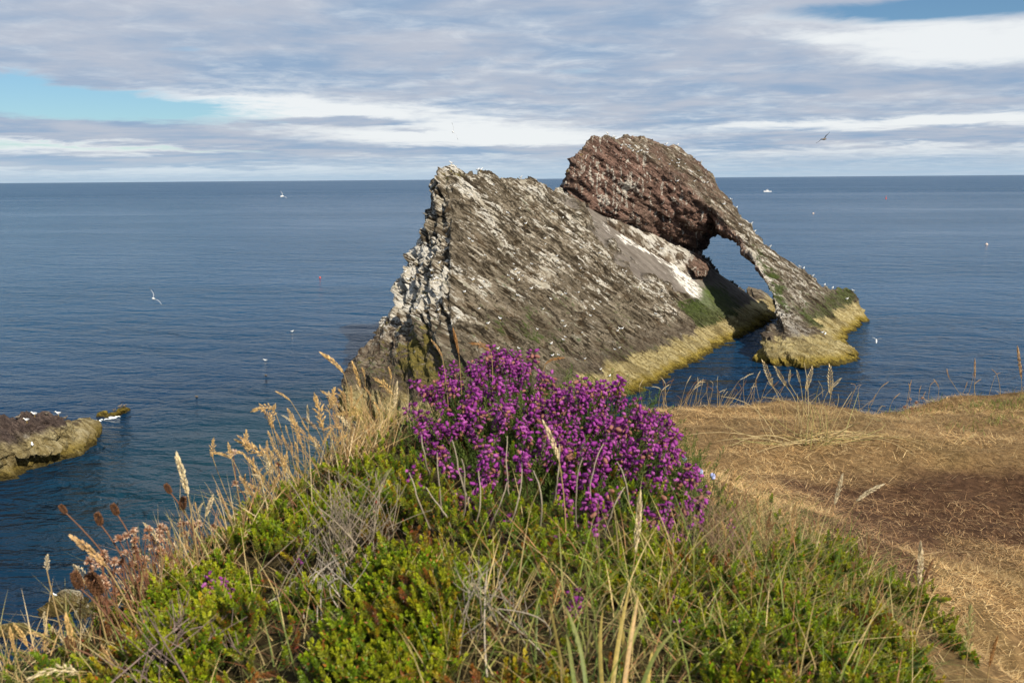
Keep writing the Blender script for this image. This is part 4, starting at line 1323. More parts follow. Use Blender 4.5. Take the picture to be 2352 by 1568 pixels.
def sprig(px_, py_, y_, n, label, spread=14, group=None):
    """A lone flowering sprig of heather."""
    r = np.random.default_rng(int(px_ + py_))
    p = at(px_, py_, y=y_); b0 = p.copy(); b0[2] = float(land(p[0], p[1])[0]) - .005
    root = link('heather_sprig', None); root.location = b0
    tag(root, label, 'heather sprig', group)
    for i in range(n):
        q = at(px_ + r.normal(0, spread), py_ + r.normal(0, spread), y=y_ + r.normal(0, .01))
        ln = np.array([r.normal(0, .3), -.2, 1]); ln /= np.linalg.norm(ln)
        o = link('flower_spike', spikes[r.integers(0, 8)], root)
        mm4 = Matrix((frames(ln[None])[0] * .8).tolist()).to_4x4(); mm4.translation = Vector(q - ln * .02 - b0); o.matrix_local = mm4
        v, f, c = tube(bez(np.zeros(3), (q - b0) * .5 + np.array([.008, 0, 0]), q - ln * .02 - b0, 5), .0008, (.12, .07, .04), 4)
        link('stem', make_mesh('stem', v, f, c, True, [MT_TWIG]), root)


for q in [(520, 1355, .90, 6, 'loose purple heather sprig alone in the green mat at left', 22), (685, 1290, .95, 2, 'small pale purple heather sprig beside the dead grey twigs', 8), (1188, 1318, .92, 3, 'faded heather sprig just under the purple bush', 8),
          (1200, 1358, .88, 3, 'pinkish brown heather sprig, lowest under the middle of the bush', 8), (1320, 1400, .80, 4, 'dull purple heather sprig among the green blades at the bottom', 14), (1555, 1400, .82, 2, 'tiny purple sprig in the lower grass', 7),
          (1603, 1275, 1.0, 3, 'purple sprig on the edge of the bush towards the straw slope', 8), (1816, 1305, 1.05, 1, 'single purple floret deep in the grass at right', 4), (1690, 1205, 1.18, 2, 'purple sprig by the tan grass heads right of the bush', 6),
          (1555, 1445, .78, 2, 'lowest purple sprig near the bottom edge, right of the green blades', 8)]:
    sprig(q[0], q[1], q[2], q[3], q[4], q[5])

# ------------------------------------------------------------------ dry grasses, plantains and thrift
for a in [  # stem foot, head start, head tip, distance, head kind, colour, width, label
    ((452, 1250), (432, 1138), (404, 1040), .98, 'tight', 'cream', .9, 'pale cream upright grass spike standing alone against the dark sea'),
    ((345, 1440), (243, 1300), (160, 1230), .80, 'tight', 'tan', 1.0, 'thick blurred tan grass spike leaning left above the reddish seed heads'),
    ((250, 1450), (202, 1330), (166, 1296), .85, 'plume', 'pale', 1.5, 'short pale tuft of grass head under the leaning tan spike'),
    ((672, 1115), (628, 938), (578, 945), 1.22, 'loose', 'gold', 1.3, 'golden grass head arched right over at its tip, high over the sea'),
    ((662, 1110), (630, 985), (600, 935), 1.24, 'loose', 'tan', .9, 'slender tan grass beside the arched golden one'),
    ((748, 1090), (742, 985), (722, 905), 1.24, 'loose', 'gold', 1.0, 'tall golden feathery grass left of the rock foot'),
    ((770, 1050), (757, 940), (770, 890), 1.3, 'loose', 'gold', 1.1, 'short golden grass head before the lower rock block'),
    ((805, 1000), (790, 858), (735, 810), 1.34, 'tight', 'gold', .8, 'golden grass spike leaning left, tip over the sea beside the rock block'),
    ((835, 985), (828, 892), (808, 830), 1.36, 'tight', 'gold', .8, 'golden upright grass spike in front of the ochre rock block'),
    ((905, 960), (902, 905), (858, 868), 1.4, 'loose', 'gold', 1.0, 'bent golden grass head beside the left end of the purple bush'),
    ((905, 990), (906, 938), (912, 876), 1.36, 'tight', 'cream', .8, 'cream grass spike at the left end of the purple bush'),
    ((830, 1010), (820, 962), (800, 905), 1.36, 'loose', 'gold', .9, 'small golden grass head just left of the purple bush'),
    ((650, 1170), (612, 1050), (540, 1010), 1.15, 'loose', 'gold', 1.1, 'golden grass head leaning far left over dry thrift heads'),
    ((700, 1120), (690, 1008), (664, 955), 1.25, 'loose', 'gold', 1.0, 'feathery gold grass halfway along the bank edge'),
    ((712, 1100), (708, 975), (706, 930), 1.26, 'tight', 'cream', .8, 'small pale upright grass spike on the bank edge'),
    ((1062, 900), (1054, 815), (1040, 754), 1.42, 'tight', 'orange', .6, 'orange tan grass spike rising over the purple bush before the slab'),
    ((1030, 890), (1016, 820), (990, 780), 1.42, 'tight', 'tan', .7, 'slim tan spike leaning left over the purple bush'),
    ((1110, 870), (1128, 808), (1078, 788), 1.42, 'loose', 'orange', .9, 'orange grass head bent level above the purple bush'),
    ((1235, 900), (1252, 836), (1296, 822), 1.46, 'tight', 'orange', .7, 'rusty grass head pointing right above the middle of the purple bush'),
    ((1300, 1240), (1284, 1058), (1246, 966), .95, 'tight', 'cream', .72, 'big cream grass spike in front of the purple flowers'),
    ((1430, 1560), (1459, 1272), (1470, 1130), .86, 'tight', 'cream', .55, 'tall cream grass spike at the lower right of the purple bush'),
    ((1850, 1330), (1916, 1160), (1935, 1088), 1.12, 'tight', 'pale', .75, 'pale grass spike upright before the brown worn patch'),
    ((1880, 1290), (1966, 1152), (2030, 1112), 1.14, 'tight', 'pale', .7, 'pale grass spike leaning right before the brown worn patch'),
    ((2062, 1590), (2110, 1345), (2114, 1244), .92, 'tight', 'pale', .7, 'tall pale grass spike over the lower right crowberry'),
    ((2090, 1560), (2120, 1340), (2144, 1284), .95, 'tight', 'brown', .6, 'brown grass spike close beside the tall pale one at lower right'),
    ((2195, 1700), (2222, 1500), (2230, 1386), .90, 'plume', 'green', .7, 'greenish grass plume nearest the lower right corner'),
    ((2260, 1690), (2272, 1530), (2292, 1460), .95, 'tight', 'orange', .6, 'dull orange grass spike in the lower right corner'),
    ((1660, 1260), (1640, 1170), (1626, 1100), 1.25, 'loose', 'tan', .8, 'tan grass head at the right edge of the purple bush'),
    ((1650, 1290), (1668, 1150), (1690, 1080), 1.25, 'loose', 'tan', .9, 'larger tan grass head leaning right beside the purple bush'),
    ((1760, 1330), (1744, 1205), (1740, 1140), 1.18, 'loose', 'tan', .8, 'tan loose grass head against the straw slope'),
    ((1770, 1380), (1786, 1265), (1796, 1210), 1.1, 'loose', 'tan', .9, 'blurred tan grass head low on the right of the bank'),
    ((1010, 1420), (1062, 1342), (1116, 1362), .80, 'plume', 'pale', 1.3, 'drooping pale grass panicle under the purple bush'),
    ((1245, 1540), (1268, 1400), (1282, 1330), .78, 'loose', 'orange', 1.0, 'faded orange grass head low beneath the purple bush'),
    ((150, 1420), (108, 1310), (110, 1272), .86, 'loose', 'pale', 1.2, 'small pale grass head low over the rounded rock'),
    ((190, 1560), (172, 1500), (150, 1408), .80, 'tight', 'gold', .8, 'golden spike in the thick of the lower left grasses'),
    ((60, 1600), (35, 1500), (22, 1440), .82, 'tight', 'gold', .8, 'golden grass spike by the left edge above the bottom corner'),
    ((270, 1610), (262, 1540), (232, 1480), .74, 'tight', 'tan', .8, 'near blurred straw leaning left at the bottom'),
    ((110, 1650), (180, 1545), (60, 1560), .66, 'plume', 'cream', .7, 'cream grass head arching low in the bottom left corner'),
]:
    grass_stem(a[0], a[1], a[2], a[3], a[4], a[5], a[6], a[7], rad=.0009 if a[3] < 1.0 else .0007)

def fringe_label(px_, kind, col):
    where = ('in the bottom left corner of the bank' if px_ < 200 else 'among the dried thrift at the bank edge' if px_ < 400 else 'near the tall cream spike on the bank edge' if px_ < 560
             else 'midway along the bank edge over the sea' if px_ < 700 else 'on the bank edge before the rock foot')
    return 'low %s dry grass, %s headed, %s' % ({'gold': 'golden', 'cream': 'cream', 'tan': 'tan'}[col], {'loose': 'feathery', 'tight': 'narrow'}[kind], where)


# the fringe of lesser dry grasses along the bank's edge
r = np.random.default_rng(71)
fringe = [(20, 1555), (130, 1515), (250, 1435), (370, 1320), (450, 1265), (520, 1215), (620, 1150), (720, 1085), (800, 1020), (880, 950)]
fx, fy = np.array(fringe).T
for i in range(125):
    px_ = r.uniform(0, 890) if i % 2 else r.uniform(560, 850)
    py_ = float(np.interp(px_, fx, fy)) + 22
    y_ = float(np.interp(px_, [0, 370, 720, 900], [.86, .98, 1.2, 1.4])) + r.uniform(-.03, .05)
    hgt = (40 + 130 * r.random() ** 1.5) if px_ > 500 else (35 + 80 * r.random() ** 1.4) * (1 if px_ > 180 else .7)
    lean = r.normal(-16, 34)
    hl = r.uniform(24, 66) * .95 / y_
    top = (px_ + lean, py_ - hgt)
    a_ = r.normal(-.35, .6)
    tip = (top[0] + hl * math.sin(a_), top[1] - hl * math.cos(a_))
    grass_stem((px_, py_), top, tip, y_, ['loose', 'tight', 'loose'][i % 3], ['gold', 'cream', 'tan', 'gold'][i % 4], r.uniform(.7, 1.1),
               fringe_label(px_, ['loose', 'tight', 'loose'][i % 3], ['gold', 'cream', 'tan', 'gold'][i % 4]), 'dry grasses fringing the bank edge', rad=.0006)
for i in range(34):
    px_ = r.uniform(1600, 2080); py_ = r.uniform(1230, 1480)
    if px_ > np.interp(py_, [1230, 1300, 1480], [1720, 1960, 2090]):
        continue
    hp = hit_land(px_, py_)
    if hp is None:
        continue
    y_ = hp[1]; hgt = r.uniform(70, 130) / y_
    top = (px_ + r.normal(10, 25), py_ - hgt)
    a_ = r.normal(.2, .4); hl = r.uniform(26, 45)
    grass_stem((px_, py_), top, (top[0] + hl * math.sin(a_), top[1] - hl * math.cos(a_)), y_, 'loose', ['tan', 'brown', 'orange'][i % 3], r.uniform(.6, 1.0),
               'thin tan grass among the greenery right of the purple bush', 'thin grasses right of the bush', rad=.0005)


def plantain(foot, head0, head1, y, label, group=None):
    """Ribwort plantain gone to seed: a stalk with a knobbly brown head."""
    r = np.random.default_rng(int(head1[0] * 7 + head1[1]))
    b0 = at(*foot, y=y); b0[2] = float(land(b0[0], b0[1])[0]) - .01
    p0, p1 = at(*head0, y=y), at(*head1, y=y)
    root = link('plantain', None); root.location = b0; tag(root, label, 'plantain', group)
    mid = (b0 + p0) / 2 + np.array([.012, 0, .012])
    v, f, c = tube(bez(b0, mid, p0, 9) - b0, .0010, (.20, .10, .06), 5, .8)
    link('stalk', make_mesh('stalk', v, f, c, True, [MT_STRAW]), root)
    L = np.linalg.norm(p1 - p0); Rm = frames(((p1 - p0) / L)[None], np.zeros(1))[0]
    parts = []
    for i in range(70):
        f_ = (i + .5) / 70; a_ = i * 2.4
        rad = L * .19 * math.sin(math.pi * (f_ * .86 + .09)) ** .7
        ctr = np.array([math.cos(a_) * rad, math.sin(a_) * rad, f_ * L])
        v, f, c = bell(ctr * .8 * np.array([1, 1, 1.25]), np.array([math.cos(a_), math.sin(a_), .5]), L * .17, L * .15, np.array([.17, .085, .045]) * r.uniform(.6, 1.35), 4)
        parts.append((v, f, c))
    v, f, c = merge(parts)
    link('flower_head', make_mesh('flower_head', v @ Rm.T + p0 - b0, f, c, False, [MT_STRAW]), root)
    return root


for q in [((345, 1390), (152, 1178), (138, 1160), .90, 'brown plantain head on the longest slanting stalk, farthest left'),
          ((330, 1360), (232, 1205), (222, 1178), .92, 'brown plantain head upright, second from the left over the water'),
          ((345, 1340), (270, 1182), (258, 1158), .94, 'brown plantain head on a slanting stalk before the dark sea'),
          ((470, 1250), (392, 1132), (380, 1112), 1.0, 'brown plantain head at the left of the cream grass spike'),
          ((452, 1255), (418, 1170), (422, 1142), 1.0, 'brown plantain head touching the cream grass spike stalk'),
          ((300, 1420), (184, 1350), (170, 1314), .80, 'fat blurred brown plantain head low over the pale rock'),
          ((330, 1420), (230, 1365), (205, 1318), .84, 'brown plantain head tucked beneath the leaning tan spike'),
          ((250, 1550), (170, 1490), (155, 1462), .80, 'small brown plantain head buried in the lower left grasses')]:
    plantain(*q)


def thrift(foot, head, y, size, label, group=None, pale=0.0):
    """A dried sea-pink: thin stalk, papery round head."""
    r = np.random.default_rng(int(head[0] * 13 + head[1]))
    p = at(*head, y=y); b0 = at(*foot, y=y); b0[2] = float(land(b0[0], b0[1])[0]) - .01
    root = link('thrift', None); root.location = b0; tag(root, label, 'thrift', group)
    v, f, c = tube(bez(b0, (b0 + p) / 2 + np.array([r.normal(0, .01), 0, .01]), p, 8) - b0, .0007, (.22, .10, .06), 4, .8)
    link('stalk', make_mesh('stalk', v, f, c, True, [MT_STRAW]), root)
    parts = []
    for i in range(44):
        a_ = r.uniform(0, 2 * math.pi); e_ = r.uniform(-.35, 1.45)
        d_ = np.array([math.cos(a_) * math.cos(e_), math.sin(a_) * math.cos(e_), math.sin(e_)])
        side = np.cross(d_, [0.3, .2, 1]); side /= np.linalg.norm(side)
        q = np.array(diamond(d_ * size * .15, d_ + r.normal(0, .2, 3), side, size * r.uniform(.7, 1.05), size * .5, .3))
        k = r.random()
        col = np.array([.42, .20, .11]) if k > .35 + pale else np.array([.68, .52, .40])
        parts.append((q, np.array([(0, 1, 2), (0, 2, 3)]), np.repeat((col * r.uniform(.7, 1.25))[None], 4, 0)))
    v, f, c = merge(parts)
    link('flower_head', make_mesh('flower_head', v + p - b0, f, c, False, [MT_STRAW]), root)
    return root


for q in [((560, 1190), (536, 1042), 1.12, .0065, 'pinkish white dried thrift head, highest over the dark water', None, .5),
          ((640, 1150), (640, 1068), 1.2, .006, 'rusty thrift head among the golden grasses of the bank edge', None, 0),
          ((565, 1190), (541, 1112), 1.1, .006, 'brown flattened thrift head beneath the highest thrift', None, 0),
          ((500, 1240), (456, 1203), 1.02, .0055, 'pale small thrift head right of the cream spike', None, .4),
          ((500, 1250), (492, 1212), 1.02, .0065, 'reddish thrift head right of the cream spike', None, 0)]:
    thrift(q[0], q[1], q[2], q[3], q[4], q[5], q[6])
r = np.random.default_rng(81)
for i in range(56):
    px_ = r.uniform(205, 455); py_ = float(np.interp(px_, [200, 300, 380, 460], [1290, 1215, 1205, 1190])) + abs(r.normal(0, 70))
    cy_ = float(np.interp(px_, fx, fy)) + 20
    thrift((px_ + r.normal(25, 20), cy_), (px_, min(py_, cy_ - 15)), float(np.interp(px_, [200, 460], [.87, 1.02])) + r.uniform(-.02, .03), r.uniform(.0045, .0065),
           ['rusty', 'mottled', 'pale papery'][i % 3] + ' dried thrift head in the bank edge cluster, ' + ('at left under the leaning spike' if px_ < 290 else 'in its middle' if px_ < 375 else 'at its right by the plantains'), 'dried thrift clustered on the bank', .1 * (i % 3))
for i, (px_, py_) in enumerate([(2078, 935), (2090, 918), (2105, 925), (2118, 915), (2095, 940)]):
    thrift((px_ + 4, 962), (px_, py_), 4.2, .011, 'tan thrift head on the far lip of the straw shelf', 'thrift on the shelf lip', .2)

# green blades at the bottom
gb = at(1400, 1660, y=.60); gb[2] = float(land(gb[0], gb[1])[0]) - .005
tuft = link('grass_tuft', None); tuft['kind'] = 'thing'; tuft.location = gb
tag(tuft, 'tuft of broad green and yellowing grass blades at the bottom centre', 'grass tuft')
r = np.random.default_rng(91)
for x0, y0, x1, y1, x2, y2, col in [(1350, 1600, 1345, 1480, 1300, 1395, 'g'), (1365, 1600, 1400, 1500, 1335, 1390, 'g'), (1390, 1600, 1370, 1480, 1385, 1400, 'y'), (1420, 1600, 1430, 1500, 1490, 1390, 'g'), (1440, 1610, 1440, 1480, 1420, 1400, 'y'),
                                    (1310, 1600, 1290, 1520, 1255, 1350, 'y'), (1330, 1600, 1310, 1500, 1300, 1440, 'g'), (1460, 1610, 1480, 1500, 1560, 1440, 'g'), (1480, 1610, 1490, 1540, 1500, 1480, 'y'), (1400, 1610, 1410, 1500, 1450, 1330, 'y'),
                                    (1500, 1610, 1530, 1520, 1580, 1500, 'g'), (1290, 1610, 1280, 1540, 1230, 1500, 'g'), (1340, 1610, 1330, 1550, 1290, 1500, 's'), (1425, 1600, 1450, 1450, 1466, 1370, 's')]:
    pts = bez(at(x0, y0 + 40, y=.60), at(x1, y1, y=.635), at(x2, y2, y=.655), 9) - gb
    d_ = np.gradient(pts, axis=0); side = np.cross(d_, np.array(fw)); side /= np.linalg.norm(side, axis=1, keepdims=True)
    nrm = np.cross(side, d_); nrm /= np.linalg.norm(nrm, axis=1, keepdims=True)
    wd = .0036 * np.sin(np.pi * np.clip(np.linspace(.25, 1.0, 9), 0, .985)) ** .6
    tw = r.uniform(-.9, .9)
    side = side * math.cos(tw) + nrm * math.sin(tw)
    V = np.stack([pts - side * wd[:, None] / 2, pts - nrm * wd[:, None] * .14, pts + side * wd[:, None] / 2], 1).reshape(-1, 3)
    F = []
    for i in range(8):
        for k in (0, 1):
            q = i * 3 + k
            F.append((q, q + 1, q + 4, q + 3))
    base_c = {'g': np.array([.12, .18, .045]), 'y': np.array([.42, .33, .09]), 's': np.array([.46, .30, .13])}[col]
    grad = np.linspace(0, 1, 9)[:, None]
    C = np.repeat(base_c * (1 - grad * .4) + np.array([.42, .30, .10]) * grad * .4, 3, 0)
    link('blade', make_mesh('blade', V, np.array(F), C, True, [MT_GRASS]), tuft)

# the big dry clump on the shelf
cb = hit_land(1868, 1018); cb[2] = float(land(cb[0], cb[1])[0]) - .01
clump = link('grass_clump', None); clump.location = cb
tag(clump, 'large clump of long bleached grass on the lip of the straw shelf', 'grass clump')
r = np.random.default_rng(95)
for i in range(72):
    a_ = r.uniform(0, 2 * math.pi); p0 = np.array([math.cos(a_) * r.uniform(0, .19), math.sin(a_) * r.uniform(0, .10), 0])
    flop = r.random()
    if flop < .34:                                       # lying along the ground
        sgn = 1 if r.random() < .8 else -1
        L = r.uniform(.10, .42); p2 = p0 + np.array([sgn * L, r.normal(-.04, .08), r.uniform(.005, .03)]); p1 = (p0 + p2) / 2 + np.array([0, 0, r.uniform(.03, .10)])
    else:
        dxx = r.normal(0, .10); hh_ = r.uniform(.06, .34) * (1 - .5 * min(1, abs(dxx) / .3))
        p2 = p0 + np.array([dxx, r.normal(0, .08), hh_]); p1 = p0 + np.array([dxx * r.uniform(-1.2, 2.2), r.normal(0, .03), hh_ * r.uniform(.4, .9)])
    c0 = np.array([(.56, .44, .22), (.48, .36, .16), (.40, .38, .15), (.62, .50, .28)][i % 4]) * r.uniform(.8, 1.15)
    pts = bez(p0, p1, p2, 7)
    gz = land(pts[:, 0] + cb[0], pts[:, 1] + cb[1], True) - cb[2]
    pts[:, 2] = np.maximum(pts[:, 2], gz + .003)
    v, f, c = tube(pts, r.uniform(.0012, .0022), c0, 4, .4)
    link('blade', make_mesh('blade', v, f, c, True, [MT_STRAW]), clump)
for foot, hb, tip, y_ in [((1800, 1005), (1776, 890), (1752, 828), 3.72), ((1840, 1005), (1808, 890), (1780, 842), 3.72), ((1855, 1005), (1850, 900), (1866, 842), 3.72), ((1868, 1000), (1812, 880), (1815, 850), 3.74), ((1890, 1000), (1908, 910), (1906, 838), 3.7),
                         ((1880, 1010), (1905, 895), (1932, 868), 3.75), ((1845, 1000), (1838, 880), (1830, 850), 3.72)]:
    p0, p1, p2 = at(*foot, y=y_), at(*hb, y=y_), at(*tip, y=y_)
    p0[2] = float(land(p0[0], p0[1])[0]) - .01
    v1 = tube(bez(p0, p0 * .4 + p1 * .6 + np.array([(p1 - p2)[0] * .4, 0, .02]), p1, 9) - cb, .0017, (.50, .40, .20), 4, .7)
    v2 = bend_head(HEADS['rye'][0], p1, (p1 + p2) / 2, p2, np.linalg.norm(p2 - p1) * 1.0, np.array([.58, .47, .27]))
    v, f, c = merge([v1, (v2[0] - cb, v2[1], v2[2])])
    link('seed_stem', make_mesh('seed_stem', v, f, c, False, [MT_STRAW]), clump)
# grasses along the shelf's lip
r = np.random.default_rng(99)
for foot, hb, tip, lab in [((2345, 905), (2346, 870), (2337, 796), 'tall tan grass at the far right edge of the shelf'), ((2238, 905), (2239, 870), (2239, 824), 'thin upright tan grass at the right of the shelf lip'), ((2300, 905), (2290, 860), (2278, 848), 'short bent grass at the right of the shelf lip')]:
    grass_stem(foot, hb, tip, 4.45, 'tight', 'tan', .5, lab, rad=.0014)
for i in range(64):
    px_ = r.uniform(1480, 1780) if i % 3 else r.uniform(1930, 2352)
    py_ = float(np.interp(px_, [1480, 1600, 1800, 1900, 2050, 2180, 2352], [938, 930, 920, 932, 953, 918, 908])) + 6
    hgt = r.uniform(18, 62); ln = r.normal(12, 20)
    top = (px_ + ln, py_ - hgt); hl = r.uniform(10, 24); a_ = r.normal(.5, .6)
    grass_stem((px_, py_), top, (top[0] + hl * math.sin(a_), top[1] - hl * math.cos(a_)), 4.3, 'tight', ['tan', 'cream', 'brown'][i % 3], .55,
               'short thin ' + ['tan', 'cream', 'brown'][i % 3] + ' grass on the shelf lip, ' + ('next to the purple bush' if px_ < 1600 else 'left of the big clump' if px_ < 1800 else 'right of the big clump' if px_ < 2130 else 'on the green far right rise'), 'thin grasses on the shelf lip', rad=.0011)

# harebells
MT_BLUE = flat_mat('harebell_blue', (.36, .40, .72), .6, .12, 600)
for px_, py_, lab in [(1568, 1046, 'pale blue harebell nearest the bush, above the straw'), (1606, 1076, 'pale blue harebell, middle of three by the bush'), (1634, 1086, 'pale blue harebell farthest right of the bush')]:
    p = at(px_, py_, y=1.6); b0 = p.copy(); b0[2] = float(land(p[0], p[1])[0]) - .01
    root = link('harebell', None); root.location = b0; tag(root, lab, 'harebell')
    v, f, c = tube(bez(np.zeros(3), (p - b0) * .5 + np.array([.01, 0, 0]), p - b0, 7), .0006, (.10, .13, .04), 4)
    link('stalk', make_mesh('stalk', v, f, c, True, [MT_GRASS]), root)
    v, f, c = bell(p - b0, np.array([.25, -.35, -.7]), .012, .011, (1, 1, 1), 8)
    link('flower', make_mesh('flower', v, f, c, True, [MT_BLUE]), root)

# ------------------------------------------------------------------ gulls
MT_WHITE = flat_mat('white_feather', (.80, .80, .78), .7, .04, 30)
MT_MANTLE = flat_mat('grey_feather', (.36, .38, .41), .7, .1, 30)
MT_DARK = flat_mat('dark_feather', (.05, .05, .05), .7, .1, 30)
MT_BROWN = flat_mat('brown_feather', (.14, .115, .09), .7, .25, 30)
MT_BEAK = flat_mat('beak', (.60, .40, .05), .5, .1, 60)


def loft(sections, sides=8):
    """A closed body through (centre, half-width, half-height) rings."""
    a_ = np.arange(sides) / sides * 2 * np.pi
    V, F = [], []
    for c_, w_, h_ in sections:
        V.append(np.stack([np.full(sides, c_[0]), c_[1] + np.cos(a_) * w_, c_[2] + np.sin(a_) * h_], 1))
    n_ = len(sections); V = np.concatenate(V)
    for i in range(n_ - 1):
        for k in range(sides):
            p, q = i * sides + k, i * sides + (k + 1) % sides
            F.append((p, q, q + sides, p + sides))
    return V, np.array(F)


def gull_standing():
    """A gull at rest facing +x, feet at the origin, 0.4 m long."""
    body = [((-.21, 0, .165), .004, .004), ((-.17, 0, .165), .022, .014), ((-.09, 0, .155), .055, .045), ((0, 0, .150), .072, .065), ((.08, 0, .165), .060, .062), ((.125, 0, .205), .038, .042), ((.15, 0, .245), .034, .036), ((.175, 0, .262), .036, .034), ((.205, 0, .258), .026, .024), ((.222, 0, .252), .006, .006)]
    v1, f1 = loft(body); m1 = np.zeros(len(f1), int)
    bk, fk = loft([((.218, 0, .252), .010, .010), ((.245, 0, .248), .008, .009), ((.262, 0, .238), .002, .002)], 6); m3 = np.full(len(fk), 3)
    parts = [(v1, f1, m1), (bk, fk, m3)]
    for s_ in (-1, 1):
        w_, fw_ = loft([((.07, .045 * s_, .185), .012, .022), ((.0, .062 * s_, .180), .016, .040), ((-.09, .052 * s_, .178), .014, .034), ((-.16, .030 * s_, .172), .010, .016)], 6)
        parts.append((w_, fw_, np.full(len(fw_), 1)))
        t_, ft_ = loft([((-.15, .028 * s_, .174), .011, .014), ((-.22, .012 * s_, .165), .007, .008), ((-.26, .004 * s_, .16), .001, .001)], 6)
        parts.append((t_, ft_, np.full(len(ft_), 2)))
        l_, fl_ = loft([((.01, .028 * s_, -.01), .006, .012), ((.012, .028 * s_, -.008), .006, .012)], 4)
        lg = np.array([(.01 + a * .006, (.028 + b * .006) * s_, z_) for z_ in (-.03, .10) for a, b in ((-1, -1), (1, -1), (1, 1), (-1, 1))])
        parts.append((lg, np.array([(0, 1, 5, 4), (1, 2, 6, 5), (2, 3, 7, 6), (3, 0, 4, 7)]), np.full(4, 3)))
    V, F, M, o = [], [], [], 0
    for v_, f_, m_ in parts:
        V.append(v_); F.append(f_ + o); M.append(m_); o += len(v_)
    return make_mesh('gull', np.concatenate(V), np.concatenate(F), None, True, [MT_WHITE, MT_MANTLE, MT_DARK, MT_BEAK], np.concatenate(M))


GULL = gull_standing()
GULL_BROWN = GULL.copy(); GULL_BROWN.materials.clear()
for mt in (MT_BROWN, MT_BROWN, MT_DARK, MT_DARK):
    GULL_BROWN.materials.append(mt)
trees = [BVHTree.FromPolygons(V_.tolist(), F_.tolist()) for V_, F_ in ((slab_V, slab_F), (arch_V, arch_F), (blk_V, blk_F), (led_V, led_F), (sk1V, sk1F), (sk2V, sk2F), (sk3V, sk3F), (spV, spF))]


def on_rock(px_, py_):
    d = Vector(ray(px_, py_)).normalized(); best = None
    for t_ in trees:
        h_ = t_.ray_cast(Vector(O), d)
        if h_[0] is not None and (best is None or h_[3] < best[1]):
            best = (h_[0], h_[3])
    return best[0] if best else None


gr = random.Random(5)


def perch(px_, py_, label, group=None, size=1.0, mesh=None, tries=26, turn=None):
    """Set a gull on the rock at (px, py); from a skyline spot, step down until rock is met."""
    for k in range(tries):
        p = on_rock(px_, py_ + k * 1.5)
        if p is not None:
            break
    else:
        return None
    o = link('gull', mesh or GULL)
    o.location = p
    o.rotation_euler = (0, 0, gr.choice((0, math.pi)) + gr.uniform(-1, 1))
    o.scale = (size * .72, size * .9, size * .95)
    tag(o, label, 'gull', group)
    return o


for px_, py_, lab in [(1037, 376, 'white gull on the very top of the left peak'), (1097, 390, 'white gull on the second crag behind the left peak'), (1104, 394, 'white gull just right of another on the second crag'), (1196, 412, 'gull on the middle shoulder of the slab ridge, against the sea'),
                      (1396, 302, 'gull on the highest point of the red head'), (1412, 306, 'gull a little right of the highest point of the red head'), (1610, 368, 'gull on the right slope of the red head against the sky'), (1530, 330, 'gull at the middle of the red head skyline'), (1556, 337, 'gull right of the middle of the red head skyline'),
                      (1680, 456, 'gull where the red head drops toward the leg'), (1768, 558, 'gull on the upper leg skyline against the sea'), (1838, 612, 'gull upright on the crag of the leg, left of two'), (1846, 614, 'gull on the crag of the leg, right of two'), (1866, 628, 'gull below the crag on the leg skyline'), (1894, 652, 'gull midway down the leg skyline'),
                      (1912, 656, 'gull near the lower end of the leg skyline'), (1960, 662, 'gull at the outer end of the leg'), (1945, 690, 'gull on the green outer end of the leg'), (1888, 768, 'gull low on the green face of the foot, upper of two'), (1895, 772, 'gull low on the green face of the foot, lower of two'),
                      (1430, 408, 'gull on the white stained ledge of the red head'), (1522, 412, 'gull on the right part of the red face'), (1556, 420, 'gull in flight shadow on the right of the red face'), (1520, 575, 'gull on the white ledge under the red head')]:
    perch(px_, py_, lab.replace('in flight shadow ', 'standing alone '))
slab_poly = [(1060, 440), (1110, 420), (1200, 440), (1330, 520), (1420, 600), (1530, 690), (1600, 760), (1500, 830), (1400, 880), (1250, 820), (1100, 800), (1020, 760), (1010, 690), (1085, 600)]
k = 0
while k < 85:
    x_, y_ = gr.uniform(1000, 1620), gr.uniform(420, 890)
    if in_poly(np.array([x_]), np.array([y_]), slab_poly)[0] and perch(x_, y_, 'small white gull resting on the streaked slab, ' + ('high up' if y_ < 580 else 'halfway down' if y_ < 720 else 'low down') + (' toward its left end' if x_ < 1180 else ' at its middle' if x_ < 1380 else ' toward the arch'), 'gulls resting on the slab', gr.uniform(.6, .85)):
        k += 1
k = 0
while k < 34:
    f_ = gr.random(); x_ = 1420 + 300 * f_ + gr.uniform(-8, 30); y_ = 330 + 200 * f_ * f_ + gr.uniform(4, 22)
    if perch(x_, y_, 'small white gull on the upper slope of the red head, ' + ('near its top' if f_ < .35 else 'midway down' if f_ < .7 else 'low near the leg'), 'gulls on the upper slope of the head', gr.uniform(.7, .9)):
        k += 1
k = 0
while k < 14:
    if perch(gr.uniform(930, 1010), gr.uniform(560, 740), 'small white gull on the white stained left end of the rock', 'gulls on the left end of the rock', gr.uniform(.75, .95)):
        k += 1
